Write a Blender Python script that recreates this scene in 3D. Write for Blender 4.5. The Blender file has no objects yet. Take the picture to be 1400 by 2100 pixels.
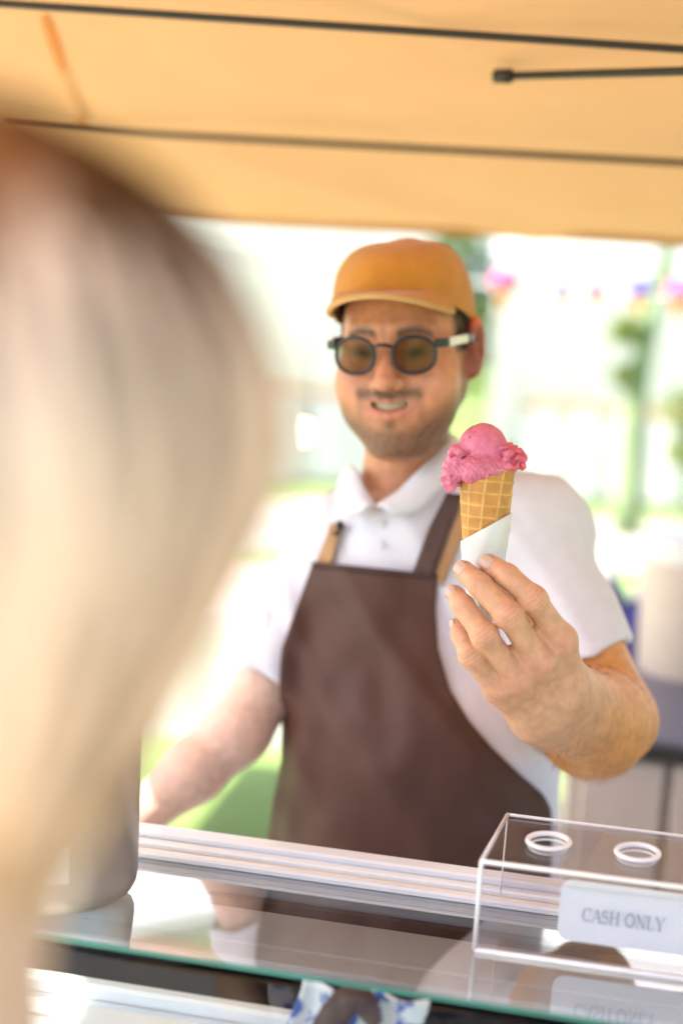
import bpy, math, random
import numpy as np
from mathutils import Vector, Matrix
random.seed(7); rng = np.random.default_rng(7)
S = bpy.context.scene; COL = S.collection
R_ = math.radians

# ------------------------------------------------------------------ camera
FPX, CX, CY, H = 2800.0, 700.0, 1050.0, 1.70
PITCH, ROLL = math.atan(490/2800), 0.055
C0 = np.array([0, 0, H])
_F = np.array([0, math.cos(PITCH), -math.sin(PITCH)])
_r0 = np.array([1., 0, 0]); _u0 = np.array([0, math.sin(PITCH), math.cos(PITCH)])
_R = math.cos(ROLL)*_r0 + math.sin(ROLL)*_u0
_U = -math.sin(ROLL)*_r0 + math.cos(ROLL)*_u0
cam_d = bpy.data.cameras.new('camera'); cam = bpy.data.objects.new('camera', cam_d); COL.objects.link(cam)
cam.matrix_world = Matrix(((_R[0], _U[0], -_F[0], 0), (_R[1], _U[1], -_F[1], 0), (_R[2], _U[2], -_F[2], H), (0, 0, 0, 1)))
cam_d.sensor_fit = 'AUTO'; cam_d.sensor_width = 36; cam_d.lens = 36*FPX/2100
cam_d.clip_start = 0.02; cam_d.clip_end = 900
cam_d.dof.use_dof = True; cam_d.dof.focus_distance = 1.31; cam_d.dof.aperture_fstop = 1.6
S.camera = cam

# ------------------------------------------------------------------ world, sun, exposure
SUN_EL, SUN_AZ = R_(50), R_(-95)      # azimuth from +Y (away from the camera) towards +X
W = bpy.data.worlds.new('World'); S.world = W; W.use_nodes = True
nt = W.node_tree; bg = nt.nodes['Background']
sky = nt.nodes.new('ShaderNodeTexSky'); sky.sky_type = 'NISHITA'; sky.sun_disc = False
sky.sun_elevation = SUN_EL; sky.sun_rotation = SUN_AZ; sky.air_density = 1.0; sky.dust_density = 2.5
nt.links.new(sky.outputs[0], bg.inputs[0]); bg.inputs[1].default_value = 0.15
sl = bpy.data.lights.new('sun', 'SUN'); sl.energy = 5.0; sl.angle = R_(0.5); sl.color = (1, .955, .89)
so = bpy.data.objects.new('sun', sl); COL.objects.link(so)
sd = Vector((math.sin(SUN_AZ)*math.cos(SUN_EL), math.cos(SUN_AZ)*math.cos(SUN_EL), math.sin(SUN_EL)))
so.rotation_euler = sd.to_track_quat('Z', 'Y').to_euler(); so.location = (0, 0, 12)
S.view_settings.view_transform = 'Standard'; S.view_settings.look = 'None'
S.view_settings.gamma = 1; S.view_settings.use_curve_mapping = False
S.view_settings.exposure = 1.9
S.render.engine = 'CYCLES'
S.cycles.use_denoising = True
S.cycles.max_bounces = 12; S.cycles.transparent_max_bounces = 16; S.cycles.transmission_bounces = 10
S.cycles.sample_clamp_indirect = 12

# ------------------------------------------------------------------ helpers
def P(px, py, d):
    return C0 + _F*d + _R*((px-CX)/FPX*d) - _U*((py-CY)/FPX*d)
def ray(px, py):
    v = _F + _R*((px-CX)/FPX) - _U*((py-CY)/FPX); return v
def hit(px, py, q, n):
    v = ray(px, py); t = np.dot(np.asarray(q)-C0, n)/np.dot(v, n); return C0 + v*t
def nrm(v): v = np.asarray(v, float); return v/np.linalg.norm(v)

def mesh_obj(name, V, F, mat=None, parent=None, smooth=True, auto=None):
    V = np.asarray(V, float)
    me = bpy.data.meshes.new(name)
    if parent is not None:
        V = V - np.array(parent['_loc'])
    me.from_pydata([tuple(v) for v in V], [], [tuple(int(i) for i in f) for f in F])
    me.validate(); me.update()
    o = bpy.data.objects.new(name, me); COL.objects.link(o)
    if mat: me.materials.append(mat)
    if smooth:
        me.polygons.foreach_set('use_smooth', [True]*len(me.polygons))
        if auto:
            me.set_sharp_from_angle(angle=R_(auto))
    if parent is not None:
        o.parent = parent; o['_loc'] = list(parent['_loc'])
    else: o['_loc'] = [0, 0, 0]
    return o
def tag(o, label=None, cat=None, group=None, kind=None):
    if label: o['label'] = label
    if cat: o['category'] = cat
    if group: o['group'] = group
    if kind: o['kind'] = kind
    return o
def thing(name, label, cat, loc, group=None):
    o = bpy.data.objects.new(name, None); COL.objects.link(o)
    o.location = [float(x) for x in loc]; o['_loc'] = [float(x) for x in loc]; o.empty_display_size = .05
    return tag(o, label, cat, group)
def copy_tree(o, parent=None):
    c = o.copy(); COL.objects.link(c)
    if parent is not None: c.parent = parent
    for ch in list(o.children): copy_tree(ch, c)
    return c
def join(*parts):
    V, F, n = [], [], 0
    for v, f in parts:
        v = np.asarray(v, float); V.append(v); F += [tuple(i+n for i in q) for q in f]; n += len(v)
    return np.concatenate(V), F
def box(c, ax, ay, az, sx, sy, sz, bev=0.0):
    """oriented box; sizes full; optional chamfer"""
    c = np.asarray(c, float); ax, ay, az = map(np.asarray, (ax, ay, az))
    if bev <= 0:
        V = [c + ax*sx/2*i + ay*sy/2*j + az*sz/2*k for k in (-1, 1) for j in (-1, 1) for i in (-1, 1)]
        F = [(0, 2, 3, 1), (4, 5, 7, 6), (0, 1, 5, 4), (2, 6, 7, 3), (0, 4, 6, 2), (1, 3, 7, 5)]
        return np.array(V), F
    V = []; F = []; idx = {}
    hs = (sx/2, sy/2, sz/2)
    for k in (-1, 1):
        for j in (-1, 1):
            for i in (-1, 1):
                s = (i, j, k)
                for a in range(3):
                    p = c.copy()
                    for b, axx in enumerate((ax, ay, az)):
                        p = p + axx*s[b]*(hs[b] - (0 if a == b else bev))
                    idx[(s, a)] = len(V); V.append(p)
    def face(ids, n):
        pts = np.array([V[q] for q in ids]); ce = pts.mean(0)
        if np.dot(np.cross(pts[1]-pts[0], pts[2]-pts[0]), ce-c) < 0: ids = ids[::-1]
        F.append(tuple(ids))
    for a in range(3):
        o = [q for q in range(3) if q != a]
        for s in (-1, 1):
            q = []
            for (u, v) in ((-1, -1), (1, -1), (1, 1), (-1, 1)):
                t = [0, 0, 0]; t[a] = s; t[o[0]] = u; t[o[1]] = v; q.append(idx[(tuple(t), a)])
            face(q, None)
    for a in range(3):      # edges along axis a
        o = [q for q in range(3) if q != a]
        for u in (-1, 1):
            for v in (-1, 1):
                t1 = [0, 0, 0]; t1[a] = -1; t1[o[0]] = u; t1[o[1]] = v; t2 = list(t1); t2[a] = 1
                face([idx[(tuple(t1), o[0])], idx[(tuple(t2), o[0])], idx[(tuple(t2), o[1])], idx[(tuple(t1), o[1])]], None)
    for k in (-1, 1):
        for j in (-1, 1):
            for i in (-1, 1):
                face([idx[((i, j, k), a)] for a in range(3)], None)
    return np.array(V), F
AX, AY, AZ = np.eye(3)
def abox(x0, x1, y0, y1, z0, z1, bev=0):
    return box(((x0+x1)/2, (y0+y1)/2, (z0+z1)/2), AX, AY, AZ, x1-x0, y1-y0, z1-z0, bev)
def tube(pts, rad, n=10, closed=False, cap=True):
    pts = np.asarray(pts, float); m = len(pts)
    rad = np.full(m, rad) if np.isscalar(rad) else np.asarray(rad, float)
    V = []; F = []
    T = np.gradient(pts, axis=0) if not closed else np.roll(pts, -1, 0)-np.roll(pts, 1, 0)
    T /= np.linalg.norm(T, axis=1)[:, None]+1e-12
    up = np.array([0, 0, 1.]) if abs(T[0][2]) < .9 else np.array([1., 0, 0])
    N = nrm(np.cross(T[0], up))
    for i in range(m):
        N = nrm(N - T[i]*np.dot(N, T[i])); B = np.cross(T[i], N)
        for k in range(n):
            a = 2*math.pi*k/n; V.append(pts[i] + rad[i]*(N*math.cos(a)+B*math.sin(a)))
    for i in range(m if closed else m-1):
        for k in range(n):
            a = i*n+k; b = i*n+(k+1) % n; c = ((i+1) % m)*n+(k+1) % n; d = ((i+1) % m)*n+k
            F.append((a, b, c, d))
    if cap and not closed:
        F.append(tuple(range(n))[::-1]); F.append(tuple((m-1)*n+k for k in range(n)))
    return np.array(V), F
def frame_of(axis):
    a = nrm(axis); t = np.array([1., 0, 0]) if abs(a[0]) < .8 else np.array([0, 1., 0])
    u = nrm(t - a*np.dot(t, a)); return u, np.cross(a, u), a
def lathe(prof, base, axis=(0, 0, 1), n=40, capb=True, capt=True):
    """prof: list (r, h)"""
    u, v, a = frame_of(axis); base = np.asarray(base, float); V = []; F = []
    for r, h in prof:
        for k in range(n):
            t = 2*math.pi*k/n; V.append(base + a*h + r*(u*math.cos(t)+v*math.sin(t)))
    m = len(prof)
    for i in range(m-1):
        for k in range(n):
            F.append((i*n+k, i*n+(k+1) % n, (i+1)*n+(k+1) % n, (i+1)*n+k))
    if capb: F.append(tuple(range(n))[::-1])
    if capt: F.append(tuple((m-1)*n+k for k in range(n)))
    return np.array(V), F
def grid_faces(r, c, wrap=False):
    F = []
    for i in range(r-1):
        for j in range(c if wrap else c-1):
            F.append((i*c+j, i*c+(j+1) % c, (i+1)*c+(j+1) % c, (i+1)*c+j))
    return F
def solid(o, t, off=-1):
    m = o.modifiers.new('Solidify', 'SOLIDIFY'); m.thickness = t; m.offset = off; return o
def bevel(o, w, seg=2):
    m = o.modifiers.new('Bevel', 'BEVEL'); m.width = w; m.segments = seg; m.limit_method = 'ANGLE'; return o
_wd = rng.normal(size=(24, 3)); _wd /= np.linalg.norm(_wd, axis=1)[:, None]; _wp = rng.uniform(0, 6.28, 24)
def wav(p, f, k=8, o=0):
    """cheap smooth pseudo-noise in about -1..1"""
    s = 0
    for i in range(k):
        d = _wd[(i+o) % 24]; s = s + np.sin(p@d*f*(.6+.12*i) + _wp[(i*5+o) % 24] + 1.3*np.sin(p@_wd[(i+o+9) % 24]*f*.5+_wp[(i+o+3) % 24]))
    return s/k*1.8

# ------------------------------------------------------------------ signed distance modelling
def cap(p, a, b, ra, rb):
    a = np.asarray(a); b = np.asarray(b); ab = b-a
    t = np.clip((p-a)@ab/np.dot(ab, ab), 0, 1)
    return np.linalg.norm(p-a-t[:, None]*ab, axis=1) - (ra+(rb-ra)*t)
def sph(p, c, r): return np.linalg.norm(p-np.asarray(c), axis=1)-r
def ell(p, c, r, B=None):
    q = p-np.asarray(c)
    if B is not None: q = q@np.asarray(B).T
    r = np.asarray(r); k0 = np.linalg.norm(q/r, axis=1)+1e-9; k1 = np.linalg.norm(q/(r*r), axis=1)+1e-9
    return k0*(k0-1)/k1
def smin(a, b, k):
    h = np.clip(.5+.5*(b-a)/k, 0, 1); return b+(a-b)*h-k*h*(1-h)
def smax(a, b, k): return -smin(-a, -b, k)
def chain(p, pts, rs, k=.006):
    d = None
    for i in range(len(pts)-1):
        e = cap(p, pts[i], pts[i+1], rs[i], rs[i+1]); d = e if d is None else smin(d, e, k)
    return d
def sdf_mesh(f, lo, hi, h, margin=1.8):
    lo = np.asarray(lo, float); hi = np.asarray(hi, float)
    nb = np.ceil((hi-lo)/(4*h)).astype(int); n = nb*4+1
    ax = [lo[i]+(np.arange(nb[i])+.5)*4*h for i in range(3)]
    G = np.stack(np.meshgrid(*ax, indexing='ij'), -1).reshape(-1, 3)
    cv = np.concatenate([f(G[i:i+200000]) for i in range(0, len(G), 200000)]).reshape(nb)
    act = np.abs(cv) < 4*h*margin
    D = np.ones(n, np.float32)
    D[:-1, :-1, :-1] = np.where(np.repeat(np.repeat(np.repeat(cv < 0, 4, 0), 4, 1), 4, 2), -1, 1)
    M = np.zeros(n, bool); A = np.repeat(np.repeat(np.repeat(act, 4, 0), 4, 1), 4, 2)
    M[:-1, :-1, :-1] |= A; M[1:, 1:, 1:] |= A; M[1:, :-1, :-1] |= A; M[:-1, 1:, :-1] |= A
    M[:-1, :-1, 1:] |= A; M[1:, 1:, :-1] |= A; M[1:, :-1, 1:] |= A; M[:-1, 1:, 1:] |= A
    I = np.argwhere(M); vals = np.empty(len(I), np.float32)
    for i in range(0, len(I), 300000):
        vals[i:i+300000] = f(lo+I[i:i+300000]*h)
    D[M] = vals
    s = D < 0
    cs = [s[a:n[0]-1+a, b:n[1]-1+b, c:n[2]-1+c] for a in (0, 1) for b in (0, 1) for c in (0, 1)]
    cnt = sum(x.astype(np.int8) for x in cs); mix = (cnt > 0) & (cnt < 8)
    cells = np.argwhere(mix); vid = -np.ones(mix.shape, np.int64); vid[mix] = np.arange(len(cells))
    acc = np.zeros((len(cells), 3)); num = np.zeros(len(cells))
    corners = [(a, b, c) for a in (0, 1) for b in (0, 1) for c in (0, 1)]
    cvs = {q: D[cells[:, 0]+q[0], cells[:, 1]+q[1], cells[:, 2]+q[2]] for q in corners}
    for q in corners:
        for a in range(3):
            if q[a] == 0:
                w = list(q); w[a] = 1; w = tuple(w); va, vb = cvs[q], cvs[w]
                m = (va < 0) != (vb < 0); t = np.where(m, va/(va-vb+1e-20), 0)
                pt = np.tile(np.array(q, float), (len(cells), 1)); pt[:, a] += t
                acc[m] += pt[m]; num[m] += 1
    V = lo+(cells+acc/num[:, None])*h
    Fs = []
    for a in range(3):
        b, c = (a+1) % 3, (a+2) % 3
        sl0 = [slice(None)]*3; sl1 = [slice(None)]*3; sl0[a] = slice(0, n[a]-1); sl1[a] = slice(1, n[a])
        e = s[tuple(sl0)] != s[tuple(sl1)]; I = np.argwhere(e)
        I = I[(I[:, b] > 0) & (I[:, c] > 0) & (I[:, b] < n[b]-1) & (I[:, c] < n[c]-1)]
        inside = s[I[:, 0], I[:, 1], I[:, 2]]
        def vv(db, dc):
            J = I.copy(); J[:, b] -= db; J[:, c] -= dc; return vid[J[:, 0], J[:, 1], J[:, 2]]
        q = np.stack([vv(1, 1), vv(0, 1), vv(0, 0), vv(1, 0)], 1)
        q = np.where(inside[:, None], q, q[:, ::-1]); Fs.append(q)
    F = np.concatenate(Fs); F = F[(F >= 0).all(1)]
    return V, F
def np_obj(name, V, F, mat, parent):
    """fast mesh from numpy quads"""
    me = bpy.data.meshes.new(name); V = V-np.array(parent['_loc']) if parent is not None else V
    me.vertices.add(len(V)); me.vertices.foreach_set('co', V.astype(np.float32).ravel())
    me.loops.add(len(F)*4); me.loops.foreach_set('vertex_index', F.astype(np.int32).ravel())
    me.polygons.add(len(F)); me.polygons.foreach_set('loop_start', (np.arange(len(F))*4).astype(np.int32))
    me.update(calc_edges=True); me.validate()
    me.polygons.foreach_set('use_smooth', [True]*len(me.polygons))
    o = bpy.data.objects.new(name, me); COL.objects.link(o); me.materials.append(mat)
    if parent is not None: o.parent = parent; o['_loc'] = list(parent['_loc'])
    return o
def relax(V, F, it=1, w=.5):
    e = np.concatenate([F[:, [0, 1]], F[:, [1, 2]], F[:, [2, 3]], F[:, [3, 0]]])
    for _ in range(it):
        A = np.zeros_like(V); n = np.zeros(len(V))
        for k in range(3):
            A[:, k] = np.bincount(e[:, 0], V[e[:, 1], k], len(V))+np.bincount(e[:, 1], V[e[:, 0], k], len(V))
        n = np.bincount(e[:, 0], minlength=len(V))+np.bincount(e[:, 1], minlength=len(V))
        V = V*(1-w)+w*A/np.maximum(n, 1)[:, None]
    return V
def set_col(o, cols):
    a = o.data.color_attributes.new('Col', 'FLOAT_COLOR', 'POINT')
    c = np.ones((len(cols), 4), np.float32); c[:, :3] = cols; a.data.foreach_set('color', c.ravel())

# ------------------------------------------------------------------ materials
def mat(name, base, rough=.5, metal=0, var=.12, vs=30, bump=0, bs=200, spec=.5, attr=None, sss=0, sheen=0, ior=1.5, transl=0, coat=0, stretch=None, sssr=(.012, .004, .002)):
    m = bpy.data.materials.new(name); m.use_nodes = True; t = m.node_tree; N = t.nodes; L = t.links
    b = N['Principled BSDF']; out = N['Material Output']
    b.inputs['Roughness'].default_value = rough; b.inputs['Metallic'].default_value = metal
    b.inputs['Specular IOR Level'].default_value = spec; b.inputs['IOR'].default_value = ior
    tc = N.new('ShaderNodeTexCoord'); co = tc.outputs['Object']
    if stretch:
        mp = N.new('ShaderNodeMapping'); mp.inputs['Scale'].default_value = stretch; L.new(co, mp.inputs[0]); co = mp.outputs[0]
    nz = N.new('ShaderNodeTexNoise'); nz.inputs['Scale'].default_value = vs; nz.inputs['Detail'].default_value = 5; L.new(co, nz.inputs['Vector'])
    rp = N.new('ShaderNodeMapRange'); rp.inputs['From Min'].default_value = .3; rp.inputs['From Max'].default_value = .7
    rp.inputs['To Min'].default_value = 1-var; rp.inputs['To Max'].default_value = 1+var; L.new(nz.outputs['Fac'], rp.inputs['Value'])
    mx = N.new('ShaderNodeMix'); mx.data_type = 'RGBA'; mx.blend_type = 'MULTIPLY'; mx.inputs['Factor'].default_value = 1
    if attr:
        at = N.new('ShaderNodeAttribute'); at.attribute_name = attr; L.new(at.outputs['Color'], mx.inputs['A'])
    else: mx.inputs['A'].default_value = (*base, 1)
    L.new(rp.outputs[0], mx.inputs['B']); colr = mx.outputs['Result']; L.new(colr, b.inputs['Base Color'])
    if bump:
        n2 = N.new('ShaderNodeTexNoise'); n2.inputs['Scale'].default_value = bs; n2.inputs['Detail'].default_value = 4; L.new(co, n2.inputs['Vector'])
        bp = N.new('ShaderNodeBump'); bp.inputs['Strength'].default_value = bump; bp.inputs['Distance'].default_value = .002
        L.new(n2.outputs['Fac'], bp.inputs['Height']); L.new(bp.outputs[0], b.inputs['Normal'])
    if sss:
        b.inputs['Subsurface Weight'].default_value = sss; b.inputs['Subsurface Radius'].default_value = sssr; b.inputs['Subsurface Scale'].default_value = 1.0
    if sheen: b.inputs['Sheen Weight'].default_value = sheen
    if coat: b.inputs['Coat Weight'].default_value = coat
    if transl:
        tr = N.new('ShaderNodeBsdfTranslucent'); L.new(colr, tr.inputs['Color'])
        ms = N.new('ShaderNodeMixShader'); ms.inputs[0].default_value = transl
        L.new(b.outputs[0], ms.inputs[1]); L.new(tr.outputs[0], ms.inputs[2]); L.new(ms.outputs[0], out.inputs[0])
    return m
def glass(name, col=(1, 1, 1), ior=1.5, rough=0.0, both=1.7):
    """thin pane: fresnel mirror over clear transmission"""
    m = bpy.data.materials.new(name); m.use_nodes = True; t = m.node_tree; N = t.nodes; L = t.links; N.remove(N['Principled BSDF'])
    fr = N.new('ShaderNodeFresnel'); fr.inputs[0].default_value = ior
    tr = N.new('ShaderNodeBsdfTransparent'); tr.inputs[0].default_value = (*col, 1)
    gl = N.new('ShaderNodeBsdfGlossy'); gl.inputs['Roughness'].default_value = rough
    ge = N.new('ShaderNodeNewGeometry'); iv = N.new('ShaderNodeMath'); iv.operation = 'SUBTRACT'; iv.inputs[0].default_value = 1.0
    L.new(ge.outputs['Backfacing'], iv.inputs[1])
    mu = N.new('ShaderNodeMath'); mu.operation = 'MULTIPLY'; L.new(fr.outputs[0], mu.inputs[0]); L.new(iv.outputs[0], mu.inputs[1])
    m2 = N.new('ShaderNodeMath'); m2.operation = 'MULTIPLY'; m2.use_clamp = True; m2.inputs[1].default_value = both; L.new(mu.outputs[0], m2.inputs[0])
    ms = N.new('ShaderNodeMixShader'); L.new(m2.outputs[0], ms.inputs[0]); L.new(tr.outputs[0], ms.inputs[1]); L.new(gl.outputs[0], ms.inputs[2])
    L.new(ms.outputs[0], N['Material Output'].inputs[0]); return m
M = {}
M['skin'] = mat('skin', (.6, .38, .28), .46, var=.13, vs=90, bump=.4, bs=700, attr='Col', sss=.25, sssr=(.010, .0035, .0015))
M['shirt'] = mat('white cotton', (.79, .755, .83), .85, var=.03, vs=60, bump=.25, bs=900, sheen=.2, transl=.12)
M['apron'] = mat('brown apron twill', (.082, .033, .0215), .5, spec=.3, var=.07, vs=25, bump=.35, bs=1200)
M['strap'] = mat('brown strap', (.07, .032, .025), .7, var=.12, bump=.3, bs=900)
M['straptan'] = mat('tan strap lining', (.42, .22, .10), .7, var=.1, bump=.3, bs=900)
M['cap'] = mat('ochre cap cotton', (.52, .195, .016), .85, var=.10, vs=40, bump=.4, bs=900, sheen=.2)
M['capedge'] = mat('cap brim edging', (.55, .30, .11), .85, var=.08, bump=.3, bs=900)
M['hair'] = mat('dark brown hair', (.035, .02, .013), .5, var=.3, vs=200, bump=.6, bs=500)
M['armhair'] = mat('fair arm hair', (.34, .17, .07), .5)
M['frame'] = mat('dark acetate', (.013, .012, .018), .32, var=.2, vs=80)
M['temple'] = mat('acetate with painted highlight', (.8, .78, .68), .12, var=.05)  # highlight on the temple painted as a pale colour
M['lens'] = glass('brown tinted lens', (.43, .36, .28), 1.45, both=.8)
M['teeth'] = mat('tooth enamel', (.38, .28, .21), .25, var=.04)
M['mouth'] = mat('mouth interior', (.12, .03, .025), .5)
M['eye'] = mat('eye dark', (.03, .02, .015), .2)
M['nail'] = mat('fingernail', (.64, .37, .29), .2, var=.06, vs=200, sss=.2)
M['trouser'] = mat('dark trousers', (.03, .03, .04), .85, var=.1, bump=.2)
M['shoe'] = mat('white trainers', (.7, .7, .7), .6)
M['waffle'] = mat('waffle', (.62, .33, .10), .55, var=.16, vs=90, bump=.4, bs=600, attr='Col', sss=.15, sssr=(.004, .002, .001))
M['ice'] = mat('raspberry ice cream', (.62, .13, .22), .34, coat=.15, var=.10, vs=220, bump=.5, bs=420, attr='Col', sss=.3, sssr=(.004, .0015, .0015))
M['paper'] = mat('white paper', (.80, .79, .78), .75, var=.03, vs=90, bump=.12, bs=500, transl=.15)
M['blonde'] = mat('blonde hair', (.45, .27, .13), .65, spec=.1, var=.22, vs=14, attr='Col', stretch=(6, 6, 1))
M['dress'] = mat('floral dress', (.75, .75, .78), .8)
M['canopy'] = mat('orange canopy cloth', (.56, .305, .135), .9, var=.03, vs=6, bump=.15, bs=600, transl=.10)
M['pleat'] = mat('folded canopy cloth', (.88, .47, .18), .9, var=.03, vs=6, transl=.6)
M['black'] = mat('black powder coat', (.022, .015, .012), .5, var=.1)
M['alu'] = mat('brushed aluminium', (.78, .78, .80), .28, metal=1, var=.05, vs=20)
M['white'] = mat('white enamel', (.80, .80, .81), .25, var=.02, coat=.3)
M['palefill'] = mat('pale fill panel', (.60, .58, .62), .35, var=.05, vs=8)
M['canister'] = mat('satin steel', (.50, .46, .42), .42, metal=1, var=.08, vs=25)
M['dark'] = mat('dark liner', (.02, .02, .028), .35, var=.15)
M['steel'] = mat('stainless steel', (.62, .60, .58), .24, metal=1, var=.05, vs=15)
M['glass'] = glass('case glass', (.94, .97, .96), 1.62, both=2.3)
M['frontglass'] = glass('front glass', (.94, .97, .96), 1.5, both=1.0)
M['glassedge'] = mat('green glass edge', (.06, .22, .17), .12, var=.15, vs=14)
M['acryl'] = glass('clear acrylic', (.93, .92, .93), 1.42)
M['acryledge'] = mat('polished acrylic edge', (.86, .82, .80), .2, var=.04)
M['card'] = mat('white card', (.92, .92, .94), .6, var=.02)
M['ink'] = mat('grey blue ink', (.34, .36, .50), .6, var=.05)
M['cab'] = mat('beige cabinet', (.44, .35, .31), .6, var=.06, vs=10)
M['worktop'] = mat('dark grey worktop', (.12, .12, .17), .3, var=.1, vs=30)
M['tub'] = mat('paper tub', (.66, .54, .45), .7, var=.04)
M['tublid'] = mat('tub rim white', (.82, .80, .77), .6, var=.03)
M['blue'] = mat('blue plastic', (.07, .10, .28), .4)
M['pink'] = mat('pink card', (.75, .10, .30), .6, transl=.3)
M['indigo'] = mat('indigo card', (.10, .10, .42), .6, transl=.3)
M['orange'] = mat('orange card', (.75, .33, .08), .6, transl=.3)
M['tent'] = mat('white tent cloth', (.88, .87, .87), .8, var=.03, vs=3, transl=.5)
M['wood'] = mat('light timber', (.45, .25, .12), .6, var=.2, vs=10, stretch=(1, 1, 8))
M['bark'] = mat('bark', (.20, .27, .13), .85, var=.3, vs=14, bump=.8, bs=30)
M['leaf'] = mat('leaves', (.21, .28, .065), .5, var=.35, vs=1.2, transl=.6)
M['grass'] = mat('lawn', (.15, .22, .055), .8, var=.25, vs=1.5, bump=.6, bs=60)
M['gravel'] = mat('pale gravel', (.34, .31, .28), .9, var=.15, vs=12, bump=.5, bs=80)
M['render'] = mat('cream render', (.72, .68, .62), .85, var=.05, vs=2, bump=.2, bs=60)
M['win'] = mat('window dark', (.22, .24, .26), .1)  # reflected sky put into a lighter pane colour
M['roof'] = mat('clay roof', (.35, .13, .07), .8, var=.2, vs=5)
bulb_m = bpy.data.materials.new('lit bulb'); bulb_m.use_nodes = True
_b = bulb_m.node_tree.nodes['Principled BSDF']; _b.inputs['Base Color'].default_value = (1, .8, .5, 1)
_b.inputs['Emission Color'].default_value = (1, .58, .18, 1); _b.inputs['Emission Strength'].default_value = 14

# floral pattern
def floral(m):
    t = m.node_tree; N = t.nodes; L = t.links; b = N['Principled BSDF']
    tc = N.new('ShaderNodeTexCoord'); v = N.new('ShaderNodeTexVoronoi'); v.inputs['Scale'].default_value = 38; L.new(tc.outputs['Object'], v.inputs['Vector'])
    n = N.new('ShaderNodeTexNoise'); n.inputs['Scale'].default_value = 55; n.inputs['Detail'].default_value = 6; L.new(tc.outputs['Object'], n.inputs['Vector'])
    r = N.new('ShaderNodeValToRGB'); r.color_ramp.elements[0].position = .48; r.color_ramp.elements[0].color = (.72, .72, .76, 1)
    r.color_ramp.elements[1].position = .56; r.color_ramp.elements[1].color = (.06, .12, .45, 1); L.new(n.outputs['Fac'], r.inputs[0]); L.new(r.outputs[0], b.inputs['Base Color'])
floral(M['dress'])

# ------------------------------------------------------------------ stall axes
PSI = R_(11)
u_ = np.array([math.cos(PSI), -math.sin(PSI), 0]); w_ = np.array([math.sin(PSI), math.cos(PSI), 0])

# ================================================================== SETTING
def ground():
    n = 40; V = []; L = 400
    xs = np.sign(np.linspace(-1, 1, n))*np.abs(np.linspace(-1, 1, n))**3*L
    for y in xs:
        for x in xs: V.append((x, y+6, 0 if abs(x) < 30 and abs(y) < 30 else .25*math.sin(x*.05)*math.cos(y*.04)-.2))
    o = mesh_obj('lawn', V, grid_faces(n, n), M['grass']); tag(o, kind='structure')
    V = []; m = 60
    for i in range(m):
        x = -30+60*i/(m-1); y = 9.2-.15*x+.3*math.sin(x*.3)
        V += [(x, y-.9+.08*math.sin(x*3), .012), (x, y+.9+.08*math.sin(x*2.3), .012)]
    o = mesh_obj('path', V, [(2*i, 2*i+2, 2*i+3, 2*i+1) for i in range(m-1)], M['gravel']); tag(o, kind='structure')
    V = []
    for i in range(2):
        for j in range(2): V.append((-3.2+6.4*j, -2.5+5.2*i, .006))
    o = mesh_obj('pavement', V, grid_faces(2, 2), M['gravel']); tag(o, kind='structure')
ground()

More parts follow.
